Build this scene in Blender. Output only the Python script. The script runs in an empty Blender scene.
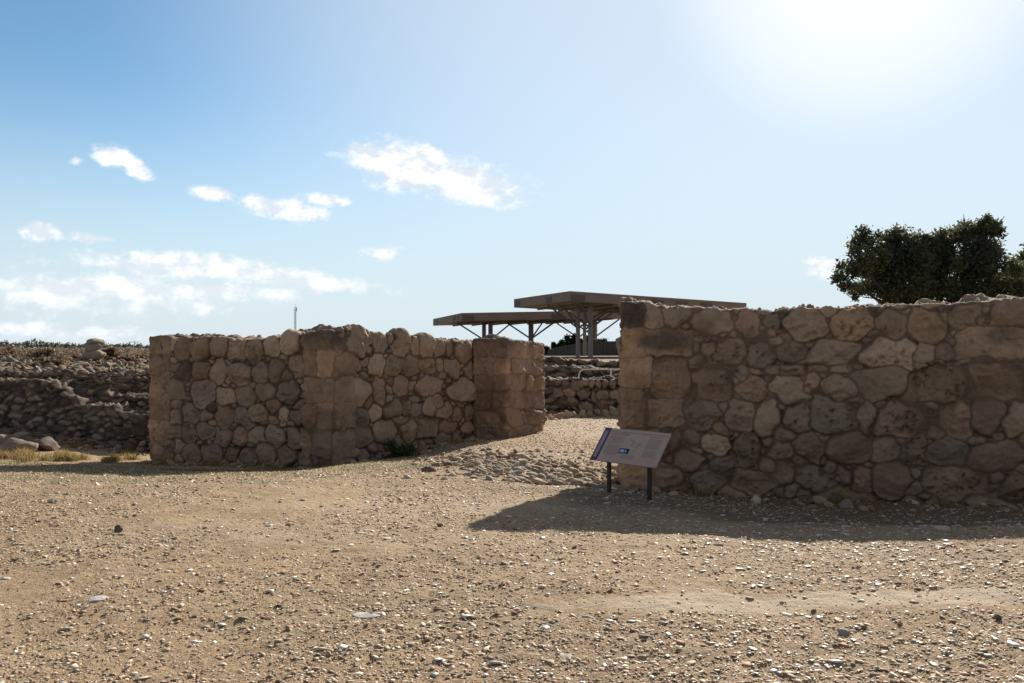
import bpy, math, random
import numpy as np

# ------------------------------------------------------------------ camera, light, exposure
S = bpy.context.scene
COL = S.collection
F = 850.0; EYE = 1.65; HOR = 348.0; CX = 512.0          # focal length in pixels, eye height, horizon row

cam_d = bpy.data.cameras.new('camera'); cam = bpy.data.objects.new('camera', cam_d); COL.objects.link(cam)
cam.location = (0, 0, EYE); cam.rotation_euler = (math.radians(90), 0, 0)
cam_d.sensor_width = 36; cam_d.lens = F / 1024 * 36; cam_d.shift_y = (HOR - 341.5) / 1024
cam_d.clip_start = 0.05; cam_d.clip_end = 9000
S.camera = cam

SUN_DIR = np.array([(868 - CX) / F, 1.0, (HOR + 70) / F]); SUN_DIR /= np.linalg.norm(SUN_DIR)
SUN_EL = math.asin(SUN_DIR[2]); SUN_AZ = math.atan2(SUN_DIR[0], SUN_DIR[1])   # azimuth clockwise from +Y
sd = bpy.data.lights.new('sun', 'SUN'); sun = bpy.data.objects.new('sun', sd); COL.objects.link(sun)
sd.energy = 4.6; sd.angle = math.radians(0.55); sd.color = (1.0, 0.93, 0.82)
from mathutils import Vector
sun.rotation_euler = Vector(SUN_DIR).to_track_quat('Z', 'Y').to_euler(); sun.location = (10, 20, 30)

S.view_settings.view_transform = 'Standard'; S.view_settings.look = 'None'
S.view_settings.exposure = 0.9; S.view_settings.gamma = 1.0
SKY_STRENGTH = 0.06

# ------------------------------------------------------------------ node helpers
class NT:
    def __init__(s, tree): s.t = tree; s.n = tree.nodes; s.l = tree.links
    def new(s, typ, **kw):
        n = s.n.new(typ)
        for k, v in kw.items(): setattr(n, k, v)
        return n
    def put(s, sock, v):
        if isinstance(v, bpy.types.NodeSocket): s.l.new(v, sock)
        else: sock.default_value = v
    def m(s, op, a, b=0.0, c=0.0, clamp=False):
        n = s.new('ShaderNodeMath', operation=op, use_clamp=clamp)
        s.put(n.inputs[0], a); s.put(n.inputs[1], b); s.put(n.inputs[2], c)
        return n.outputs[0]
    def mix(s, fac, a, b, blend='MIX'):
        n = s.new('ShaderNodeMix', data_type='RGBA', blend_type=blend)
        s.put(n.inputs[0], fac)
        for i, v in ((6, a), (7, b)):
            if not isinstance(v, bpy.types.NodeSocket): v = (*v, 1.0) if len(v) == 3 else v
            s.put(n.inputs[i], v)
        return n.outputs[2]
    def noise(s, vec, scale, detail=4, rough=0.55, dim='3D'):
        n = s.new('ShaderNodeTexNoise', noise_dimensions=dim)
        s.put(n.inputs['Vector'], vec); n.inputs['Scale'].default_value = scale
        n.inputs['Detail'].default_value = detail; n.inputs['Roughness'].default_value = rough
        return n.outputs[0]
    def ss(s, v, lo, hi, a=0.0, b=1.0):
        n = s.new('ShaderNodeMapRange', interpolation_type='SMOOTHSTEP')
        s.put(n.inputs[0], v); n.inputs[1].default_value = lo; n.inputs[2].default_value = hi
        n.inputs[3].default_value = a; n.inputs[4].default_value = b
        return n.outputs[0]

# ------------------------------------------------------------------ world: physical sky + fair weather clouds on the sky sphere
W = bpy.data.worlds.new('World'); S.world = W; W.use_nodes = True
w = NT(W.node_tree); w.n.clear()
out = w.new('ShaderNodeOutputWorld'); bg = w.new('ShaderNodeBackground'); bg.inputs[1].default_value = SKY_STRENGTH
sky = w.new('ShaderNodeTexSky', sky_type='NISHITA'); sky.sun_disc = False
sky.sun_elevation = SUN_EL; sky.sun_rotation = SUN_AZ
sky.altitude = 300; sky.air_density = 1.0; sky.dust_density = 0.10; sky.ozone_density = 1.5
tc = w.new('ShaderNodeTexCoord'); sep = w.new('ShaderNodeSeparateXYZ'); w.l.new(tc.outputs['Generated'], sep.inputs[0])
dx, dy, dz = sep.outputs
dys = w.m('MAXIMUM', dy, 0.05)
U = w.m('DIVIDE', dx, dys); V = w.m('DIVIDE', dz, dys)                 # direction tangents on the sky ahead
comb = w.new('ShaderNodeCombineXYZ'); w.put(comb.inputs[0], U); w.put(comb.inputs[1], w.m('MULTIPLY', V, 1.5))
n1 = w.noise(comb.outputs[0], 19, 8, 0.62); n2 = w.noise(comb.outputs[0], 46, 5, 0.6)
comb2 = w.new('ShaderNodeCombineXYZ'); w.put(comb2.inputs[0], w.m('SUBTRACT', U, 0.010)); w.put(comb2.inputs[1], w.m('MULTIPLY', w.m('SUBTRACT', V, 0.012), 1.5))
n1b = w.noise(comb2.outputs[0], 19, 8, 0.62)
def cloud(px, py, rx, ry, rot, soft):
    cu = (px - CX) / F; cv = (HOR - py) / F; r = math.radians(-rot)
    du = w.m('SUBTRACT', U, cu); dv = w.m('SUBTRACT', V, cv)
    a = w.m('ADD', w.m('MULTIPLY', du, math.cos(r) * F / rx), w.m('MULTIPLY', dv, math.sin(r) * F / rx))
    b = w.m('ADD', w.m('MULTIPLY', du, -math.sin(r) * F / ry), w.m('MULTIPLY', dv, math.cos(r) * F / ry))
    d = w.m('SQRT', w.m('ADD', w.m('MULTIPLY', a, a), w.m('MULTIPLY', b, b)))
    return w.m('MULTIPLY', w.m('SUBTRACT', 1.0, d), soft)
CL = [(415, 166, 66, 24, 8, 1.2), (470, 184, 60, 22, 8, 1.2), (440, 176, 70, 22, 10, 1.2), (368, 152, 22, 9, 15, 1), (404, 180, 40, 12, 5, .8),
      (112, 156, 20, 11, 15, 1), (138, 169, 18, 8, 25, 1), (215, 193, 27, 8, 10, 1), (275, 207, 46, 12, 14, 1), (300, 214, 30, 10, 5, .8),
      (326, 200, 24, 6.5, 6, .9), (40, 230, 20, 8.5, 8, .9), (91, 238, 20, 6, 6, .9), (76, 162, 7, 4, 0, .7),
      (190, 267, 108, 15, 4, 1.1), (275, 277, 98, 12, 6, 1.1), (90, 290, 140, 16, 0, .95), (330, 284, 45, 9, 5, .9), (215, 290, 110, 11, 0, .6), (30, 288, 90, 22, 0, .6),
      (383, 252, 22, 7, -6, .7), (828, 263, 20, 13, 0, .75), (18, 330, 50, 9, 3, .7), (80, 334, 60, 8, 0, .45), (120, 305, 90, 10, 0, .35)]
den = None
for c in CL:
    k = cloud(*c); den = k if den is None else w.m('MAXIMUM', den, k)
den = w.m('ADD', den, w.m('ADD', w.m('MULTIPLY', w.m('SUBTRACT', n1, 0.39), 2.3), w.m('MULTIPLY', w.m('SUBTRACT', n2, 0.5), 1.0)))
alpha = w.ss(den, 0.02, 0.85)
alpha = w.m('MULTIPLY', alpha, w.ss(dy, 0.1, 0.3))
alpha = w.m('MULTIPLY', alpha, 0.90)
shade = w.ss(w.m('SUBTRACT', n1, n1b), -0.10, 0.10)
thick = w.ss(V, 0.03, 0.16)                                           # the low bank is greyer
ccol = w.mix(shade, (7.0, 7.55, 8.2), (10.6, 10.6, 10.6))
ccol = w.mix(w.m('MULTIPLY', w.m('SUBTRACT', 1.0, thick), 0.55), ccol, (7.6, 8.2, 8.7))
skyc = w.mix(1.0, sky.outputs[0], (0.86, 1.075, 1.14), 'MULTIPLY')
dt = w.m('ADD', w.m('MULTIPLY', dx, float(SUN_DIR[0])), w.m('ADD', w.m('MULTIPLY', dy, float(SUN_DIR[1])), w.m('MULTIPLY', dz, float(SUN_DIR[2]))))
skyc = w.mix(w.ss(dt, 0.68, 1.0, 0.0, 0.76), skyc, (7.0, 7.85, 8.55))            # whitish aureole of dusty air round the sun
skyc = w.mix(w.ss(dt, 0.974, 1.003, 0.0, 0.85), skyc, (9.6, 9.7, 9.8))
fill_tint = w.ss(dy, 0.1, -0.35); over = w.ss(dz, 0.5, 0.8)          # unseen sky tint added overhead and behind the viewer to warm the fill
skyc = w.mix(w.m('MULTIPLY', fill_tint, 0.62), skyc, (3.1, 2.9, 2.75))
skyc = w.mix(w.m('MULTIPLY', over, 0.6), skyc, (1.7, 1.6, 1.6))
skyc = w.mix(w.ss(dz, 0.0, 0.30, 0.95, 0.0), skyc, (6.25, 7.15, 7.8))        # pale humid air low on the horizon
col = w.mix(alpha, skyc, ccol)
w.l.new(col, bg.inputs[0]); w.l.new(bg.outputs[0], out.inputs[0])

# ------------------------------------------------------------------ generic helpers
rng = np.random.default_rng(7); random.seed(7)
def X(px, Y): return (px - CX) / F * Y
def Z(py, Y): return EYE + (HOR - py) / F * Y
def sstep(t): t = np.clip(t, 0, 1); return t * t * (3 - 2 * t)

def _hash(ix, iy, iz):
    h = (ix.astype(np.int64) * 374761393 + iy.astype(np.int64) * 668265263 + iz.astype(np.int64) * 2147483647 + 1274126177) & 0xFFFFFFFF
    h = ((h ^ (h >> 13)) * 1274126177) & 0xFFFFFFFF
    h = ((h ^ (h >> 16)) * 2246822519) & 0xFFFFFFFF
    return ((h ^ (h >> 15)) & 0xFFFFFF).astype(np.float64) / 0xFFFFFF * 2 - 1
def vnoise(P, f, seed=0):
    Q = P * f + seed * 17.31; i = np.floor(Q); t = Q - i; t = t * t * t * (t * (t * 6 - 15) + 10); i = i.astype(np.int64)
    r = 0
    for a in (0, 1):
        for b in (0, 1):
            for c in (0, 1):
                wgt = (t[:, 0] if a else 1 - t[:, 0]) * (t[:, 1] if b else 1 - t[:, 1]) * (t[:, 2] if c else 1 - t[:, 2])
                r = r + wgt * _hash(i[:, 0] + a, i[:, 1] + b, i[:, 2] + c)
    return r
def fbm(P, f, o=4, seed=0, g=0.5):
    r = 0; a = 1.0
    for k in range(o): r = r + a * vnoise(P, f * 2.03 ** k, seed + k * 3); a *= g
    return r

def link(name, me, mat=None, parent=None, smooth=True):
    o = bpy.data.objects.new(name, me); COL.objects.link(o)
    if mat: me.materials.append(mat)
    if parent: o.parent = parent
    if smooth: me.polygons.foreach_set('use_smooth', np.ones(len(me.polygons), bool))
    return o
def mesh_np(name, verts, faces, cols=None):
    """verts (n,3); faces (m,k) with one k for the whole mesh"""
    me = bpy.data.meshes.new(name); n = len(verts); m, k = faces.shape
    me.vertices.add(n); me.vertices.foreach_set('co', np.ascontiguousarray(verts, np.float32).ravel())
    me.loops.add(m * k); me.loops.foreach_set('vertex_index', np.ascontiguousarray(faces, np.int32).ravel())
    me.polygons.add(m); me.polygons.foreach_set('loop_start', np.arange(0, m * k, k, dtype=np.int32))
    me.polygons.foreach_set('loop_total', np.full(m, k, np.int32))
    if cols is not None:
        at = me.color_attributes.new('tint', 'FLOAT_COLOR', 'POINT')
        at.data.foreach_set('color', np.c_[cols, np.ones(n)].astype(np.float32).ravel())
    me.update(calc_edges=True); me.validate()
    return me
def tag(o, label=None, cat=None, group=None, kind=None):
    if label: o['label'] = label
    if cat: o['category'] = cat
    if group: o['group'] = group
    if kind or label: o['kind'] = kind or 'thing'
    return o
def empty(name, loc, label, cat, group=None):
    o = bpy.data.objects.new(name, None); COL.objects.link(o); o.location = loc; o.empty_display_size = 0.3
    return tag(o, label, cat, group)

class MB:
    """collects boxes, bars and plates and builds ONE mesh (world coordinates, moved to the parent's frame)"""
    def __init__(s): s.v = []; s.f = []
    def add(s, v, f): b = len(s.v); s.v += [tuple(p) for p in v]; s.f += [tuple(b + i for i in q) for q in f]
    def prism(s, bot, top):
        n = len(bot); b = len(s.v); s.v += [tuple(p) for p in bot] + [tuple(p) for p in top]
        s.f.append(tuple(b + i for i in reversed(range(n)))); s.f.append(tuple(b + n + i for i in range(n)))
        for i in range(n): j = (i + 1) % n; s.f.append((b + i, b + j, b + n + j, b + n + i))
    def bar(s, a, b, r, n=8, r2=None):
        a = Vector(a); b = Vector(b); d = (b - a).normalized(); u = d.orthogonal().normalized(); v = d.cross(u); r2 = r if r2 is None else r2
        ring = lambda c, rr: [c + (u * math.cos(t) + v * math.sin(t)) * rr for t in [2 * math.pi * i / n + math.pi / n for i in range(n)]]
        s.prism(ring(a, r), ring(b, r2))
    def frame_box(s, c, ax, ay, az, hx, hy, hz):
        c = Vector(c); ax, ay, az = Vector(ax), Vector(ay), Vector(az)
        q = [(-1, -1), (1, -1), (1, 1), (-1, 1)]
        s.prism([c + ax * hx * i + ay * hy * j - az * hz for i, j in q], [c + ax * hx * i + ay * hy * j + az * hz for i, j in q])
    def build(s, name, mat, parent=None, bevel=0, smooth=False):
        me = bpy.data.meshes.new(name); off = Vector(parent_loc(parent))
        me.from_pydata([tuple(Vector(p) - off) for p in s.v], [], s.f); me.update()
        o = link(name, me, mat, parent, smooth)
        if bevel:
            bm_ = o.modifiers.new('bevel', 'BEVEL'); bm_.width = bevel; bm_.segments = 2; bm_.limit_method = 'ANGLE'
        return o
def parent_loc(p):
    r = Vector((0, 0, 0))
    while p is not None: r += p.location; p = p.parent
    return r

# ------------------------------------------------------------------ materials
def mat_tint(name, rough=0.93, nscale=9, var=0.35, bump=0.35, bscale=60, bdist=0.02, trans=0.0, spec=0.25):
    m = bpy.data.materials.new(name); m.use_nodes = True; t = NT(m.node_tree); bs = t.n['Principled BSDF']
    at = t.new('ShaderNodeAttribute', attribute_name='tint'); g = t.new('ShaderNodeNewGeometry')
    a = t.noise(g.outputs['Position'], nscale, 6, 0.6); b = t.noise(g.outputs['Position'], nscale * 5.3, 4, 0.6)
    k = t.m('ADD', t.m('MULTIPLY', t.m('SUBTRACT', a, 0.5), var * 2), t.m('MULTIPLY', t.m('SUBTRACT', b, 0.5), var * 1.2))
    k = t.m('ADD', k, 1.0)
    hs = t.new('ShaderNodeHueSaturation'); t.put(hs.inputs['Value'], k); t.put(hs.inputs['Color'], at.outputs['Color'])
    t.put(bs.inputs['Base Color'], hs.outputs[0]); bs.inputs['Roughness'].default_value = rough
    bs.inputs['Specular IOR Level'].default_value = spec
    if bump:
        bp = t.new('ShaderNodeBump'); bp.inputs['Strength'].default_value = bump; bp.inputs['Distance'].default_value = bdist
        t.put(bp.inputs['Height'], t.noise(g.outputs['Position'], bscale, 6, 0.65)); t.l.new(bp.outputs[0], bs.inputs['Normal'])
    if trans:
        tr = t.new('ShaderNodeBsdfTranslucent'); t.put(tr.inputs[0], hs.outputs[0]); mx = t.new('ShaderNodeMixShader'); mx.inputs[0].default_value = trans
        t.l.new(bs.outputs[0], mx.inputs[1]); t.l.new(tr.outputs[0], mx.inputs[2]); t.l.new(mx.outputs[0], t.n['Material Output'].inputs[0])
    return m
def mat_plain(name, colr, rough=0.8, var=0.2, nscale=3.0, metal=0.0, bump=0.1, spec=0.3, stretch=(1, 1, 1)):
    m = bpy.data.materials.new(name); m.use_nodes = True; t = NT(m.node_tree); bs = t.n['Principled BSDF']
    g = t.new('ShaderNodeNewGeometry'); mp = t.new('ShaderNodeMapping'); t.l.new(g.outputs['Position'], mp.inputs[0]); mp.inputs['Scale'].default_value = stretch
    a = t.noise(mp.outputs[0], nscale, 6, 0.6)
    k = t.m('ADD', t.m('MULTIPLY', t.m('SUBTRACT', a, 0.5), var * 2.4), 1.0)
    hs = t.new('ShaderNodeHueSaturation'); t.put(hs.inputs['Value'], k); hs.inputs['Color'].default_value = (*colr, 1)
    t.put(bs.inputs['Base Color'], hs.outputs[0]); bs.inputs['Roughness'].default_value = rough; bs.inputs['Metallic'].default_value = metal
    bs.inputs['Specular IOR Level'].default_value = spec
    if bump:
        bp = t.new('ShaderNodeBump'); bp.inputs['Strength'].default_value = bump; bp.inputs['Distance'].default_value = 0.01
        t.put(bp.inputs['Height'], t.noise(mp.outputs[0], nscale * 12, 5, 0.6)); t.l.new(bp.outputs[0], bs.inputs['Normal'])
    return m
M_STONE = mat_tint('limestone_masonry')
M_ROCK = mat_tint('loose_limestone', nscale=14, bscale=90)
M_PEB = mat_tint('gravel_stone', rough=0.78, nscale=30, var=0.25, bump=0.15, bscale=200, bdist=0.004, spec=0.3)
M_FLAKE = mat_tint('limestone_flake', rough=0.42, nscale=30, var=0.15, bump=0.1, bscale=200, bdist=0.003, spec=0.5)
M_LEAF = mat_tint('leaf', rough=0.55, nscale=2.5, var=0.25, bump=0, trans=0.5, spec=0.3)
M_GRASS = mat_tint('dry_grass_blade', rough=0.8, nscale=4, var=0.2, bump=0, trans=0.3)
M_BARK = mat_plain('bark', (0.045, 0.036, 0.028), 0.9, 0.4, 6, bump=0.5, stretch=(1, 1, .3))

# ground: dusty gravelly soil
M_GND = bpy.data.materials.new('dusty_gravel_soil'); M_GND.use_nodes = True
t = NT(M_GND.node_tree); bs = t.n['Principled BSDF']; g = t.new('ShaderNodeNewGeometry'); P = g.outputs['Position']
big = t.noise(P, 0.35, 5, 0.55); mid = t.noise(P, 2.2, 6, 0.6); fine = t.noise(P, 22, 6, 0.65); grit = t.noise(P, 85, 4, 0.7)
c = t.mix(t.ss(big, 0.36, 0.64), (0.36, 0.262, 0.172), (0.285, 0.205, 0.135))
c = t.mix(t.ss(mid, 0.38, 0.68), c, (0.40, 0.30, 0.20))
c = t.mix(t.m('MULTIPLY', t.ss(fine, 0.52, 0.70), 0.65), c, (0.19, 0.125, 0.085))
mott = t.noise(P, 6.5, 5, 0.62)
c = t.mix(t.m('MULTIPLY', t.ss(mott, 0.52, 0.72), 0.45), c, (0.25, 0.155, 0.10))
c = t.mix(t.m('MULTIPLY', t.ss(fine, 0.47, 0.30), 0.7), c, (0.50, 0.40, 0.29))
c = t.mix(t.m('MULTIPLY', t.ss(grit, 0.53, 0.62), 0.75), c, (0.14, 0.10, 0.07))
c = t.mix(t.m('MULTIPLY', t.ss(grit, 0.44, 0.36), 0.6), c, (0.58, 0.49, 0.38))
at = t.new('ShaderNodeAttribute', attribute_name='tint'); sp = t.new('ShaderNodeSeparateColor'); t.l.new(at.outputs['Color'], sp.inputs[0])
c = t.mix(t.m('MULTIPLY', sp.outputs[0], 0.85), c, (0.46, 0.385, 0.305))         # fine pale dust on the trodden track
c = t.mix(t.m('MULTIPLY', sp.outputs[1], t.ss(mid, 0.32, 0.6, 0.3, 0.9)), c, (0.175, 0.165, 0.085))   # thin moss and weeds
c = t.mix(t.m('MULTIPLY', sp.outputs[2], 0.8), c, (0.11, 0.085, 0.065))          # damp ditch soil, also painted shade where the wall's shadow falls
c = t.mix(1.0, c, (1.08, 1.03, .935), 'MULTIPLY')
t.put(bs.inputs['Base Color'], c); bs.inputs['Roughness'].default_value = 0.95; bs.inputs['Specular IOR Level'].default_value = 0.15
bp = t.new('ShaderNodeBump'); bp.inputs['Strength'].default_value = 0.8; bp.inputs['Distance'].default_value = 0.035
t.put(bp.inputs['Height'], t.m('ADD', t.m('MULTIPLY', fine, 0.7), t.m('MULTIPLY', grit, 0.35))); t.l.new(bp.outputs[0], bs.inputs['Normal'])

# ------------------------------------------------------------------ terrain height
CP = np.array([
    (-8, 0, .03), (-3, 0, .02), (0, 0, 0), (3, 0, .02), (8, 0, .05), (-6, 4, .04), (-2, 4, .04), (1.5, 4, .05), (5, 4, .08), (10, 4, .2),
    (-7, 8, .03), (-4, 8, .05), (-.4, 7.45, .035), (1, 7.1, .045), (2.6, 6.8, .05), (4, 6.85, .10), (5, 6.8, .18), (8, 7, .38), (11, 7, .5),
    (-5, 11.5, -.075), (-7.5, 11.5, -.08), (-2.5, 11, -.08), (-.4, 10, -.09), (.7, 9.6, -.10),
    (1.56, 12.1, -.36), (2.6, 11.9, -.40), (4.0, 11.6, -.41), (5.3, 11.3, -.40), (6.65, 11.0, -.38), (9, 10.5, -.3), (3.8, 9.8, -.34), (5.5, 9.6, -.30), (2.0, 10.2, -.22), (1.25, 10.9, -.19),
    (-7.24, 16.6, -.59), (-5.3, 15.9, -.56), (-3.32, 15.0, -.50), (-2.1, 16.3, -.42), (-.83, 18.6, -.34), (.2, 19.2, -.32), (.9, 21, -.30),
    (-2.6, 14.6, -.33), (-1, 16.5, -.28), (-1.5, 13, -.2), (0, 13, -.20), (.6, 15, -.26), (1.2, 17, -.28), (2.5, 18, -.3), (2.5, 22, -.3), (2, 26, -.36), (4, 26, -.36), (6, 20, -.3),
    (-9, 17, -.46), (-11, 17.2, -.36), (-8.2, 14, -.32), (-11, 13, -.18), (-12, 20, -.36), (-7.5, 18.4, -.68), (-4, 22, -.3), (9, 14, -.2), (9, 26, -.2), (-12, 8, 0), (-14, 30, -.2), (0, 32, -.3), (10, 34, -.2)], float)
def _phi(r2): return 0.5 * r2 * np.log(r2 + 1e-9)
_n = len(CP); _d = ((CP[:, None, :2] - CP[None, :, :2]) ** 2).sum(-1)
_A = np.zeros((_n + 3, _n + 3)); _A[:_n, :_n] = _phi(_d) + np.eye(_n) * 0.05; _A[:_n, _n] = 1; _A[:_n, _n + 1:] = CP[:, :2]; _A[_n:, :_n] = _A[:_n, _n:].T
_w = np.linalg.solve(_A, np.r_[CP[:, 2], 0, 0, 0])
def ground(x, y):
    x = np.atleast_1d(np.asarray(x, float)); y = np.atleast_1d(np.asarray(y, float))
    cx = np.clip(x, -14, 12); cy = np.clip(y, -1, 34)
    z = _w[_n] + _w[_n + 1] * cx + _w[_n + 2] * cy
    for i in range(_n): z = z + _w[i] * _phi((cx - CP[i, 0]) ** 2 + (cy - CP[i, 1]) ** 2)
    lft = sstep((-1.5 - x) / 2.0)
    ye = 26.4 * (1 - lft) + (18.9 - 0.32 * np.minimum(x + 7, 0)) * lft
    wd = 0.6 * (1 - lft) + np.interp(x, [-10, -8.2, -6.5], [0.8, 2.6, 4.5]) * lft
    T = np.interp(y, [26, 28.9, 29.6, 32.3, 33, 60, 200], [0.5, 0.55, 0.8, 0.8, 0.95, 0.95, 1.25]) * (1 - lft) + np.interp(y, [19, 23, 35, 60, 200], [0.9, 1.05, 1.2, 1.3, 1.35]) * lft
    rise = sstep((y - ye) / wd)
    return z * (1 - rise) + T * rise
def gz(x, y): return float(ground(x, y)[0])

ys = []
y = -6.0
while y < 2500:
    ys.append(y)
    y += 0.3 if y < 2.5 else (0.027 if y < 8 else 0.027 * (y / 8) ** 2.0 if y < 30 else y * 0.03)
ys = np.array(ys)
s = np.linspace(-1, 1, 861); s = np.sign(s) * (0.62 * np.abs(s) + 0.78 * np.abs(s) ** 5)
SX, YY = np.meshgrid(s, ys); XX = SX * (YY + 8)
Pg = np.c_[XX.ravel(), YY.ravel(), np.zeros(XX.size)]
zg = ground(Pg[:, 0], Pg[:, 1])
near = sstep((45 - Pg[:, 1]) / 20)
rough = 0.014 * fbm(Pg, 1.6, 3, 5) + 0.006 * fbm(Pg, 7, 3, 9)
rough += 0.005 * np.maximum(0, vnoise(Pg, 19, 4)) + 0.004 * vnoise(Pg, 41, 3)
Pg[:, 2] = zg + rough * near + (1 - near) * 0.25 * fbm(Pg, 0.02, 3, 2)
def blob(px, py, rx, ry):
    yy = Pg[:, 1]; v = np.where(yy > 2, HOR + (EYE - Pg[:, 2]) * F / np.maximum(yy, 2), 1e6); u = CX + Pg[:, 0] * F / np.maximum(yy, 2)
    return u, v
def patch(x, y, rx, ry, seed=0, amt=0.5):
    d = np.sqrt(((Pg[:, 0] - x) / rx) ** 2 + ((Pg[:, 1] - y) / ry) ** 2) + amt * fbm(Pg, 1.3, 3, seed)
    return sstep((1.15 - d) / 0.5)
trk = np.maximum(patch(1.45, 5.25, 1.45, .17, 21, .5), patch(2.3, 5.3, .95, .22, 22, .45)) * 1.0
trk = np.maximum(trk, np.maximum(patch(0.3, 14.5, 1.2, 2.6, 23) * .4, patch(2, 22, 1.4, 3.5, 24) * .6))
trk = np.maximum(trk, np.maximum(patch(-.6, 9, 1.8, .8, 25) * .3, patch(-2.3, 7.2, 2.0, .5, 26) * .25))
mos = np.maximum(np.maximum(patch(-4.6, 12.1, 2.6, .9, 31) * .6, patch(-5.5, 10.9, 3.2, .35, 36) * .8), np.maximum(patch(-2.0, 13.6, 1.2, .8, 32) * .5, patch(-8, 14.2, 3, 1.0, 33) * .6))
mos = np.maximum(mos, np.maximum(patch(-4.2, 14.2, 1.3, .5, 34) * .9, patch(-.6, 5.2, 1.2, .4, 35) * .2))
damp_shade = np.maximum(patch(3.7, 10.6, 3.8, 2.2, 41, .25) * .9, np.maximum(patch(6.0, 9.8, 2.5, 2.0, 43, .25) * .85, patch(-1.8, 16.2, .9, 1.5, 42, .3) * .7))  # right patches: damp ditch, widened to paint the wall's cast shadow darker
slp = sstep((-5.5 - Pg[:, 0]) / 1.0) * sstep((Pg[:, 1] - 18.2) / .8) * (1 - sstep((Pg[:, 1] - 32) / 4)); damp_shade = np.maximum(damp_shade, slp * .9)
scr = sstep((Pg[:, 1] - 31) / 6) * np.where(Pg[:, 0] < 8, 1, .6); mos = np.maximum(mos, scr * .6); damp_shade = np.maximum(damp_shade, scr * (.62 + .25 * vnoise(Pg, .35, 3)))
nr, nc = XX.shape
idx = np.arange(nr * nc).reshape(nr, nc)
fc = np.stack([idx[:-1, :-1], idx[:-1, 1:], idx[1:, 1:], idx[1:, :-1]], -1).reshape(-1, 4)
gnd = link('ground', mesh_np('ground', Pg, fc, np.c_[trk, mos, damp_shade]), M_GND)
tag(gnd, 'dusty brown gravel ground sloping gently down to the ruined walls', 'ground', kind='structure')

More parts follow.
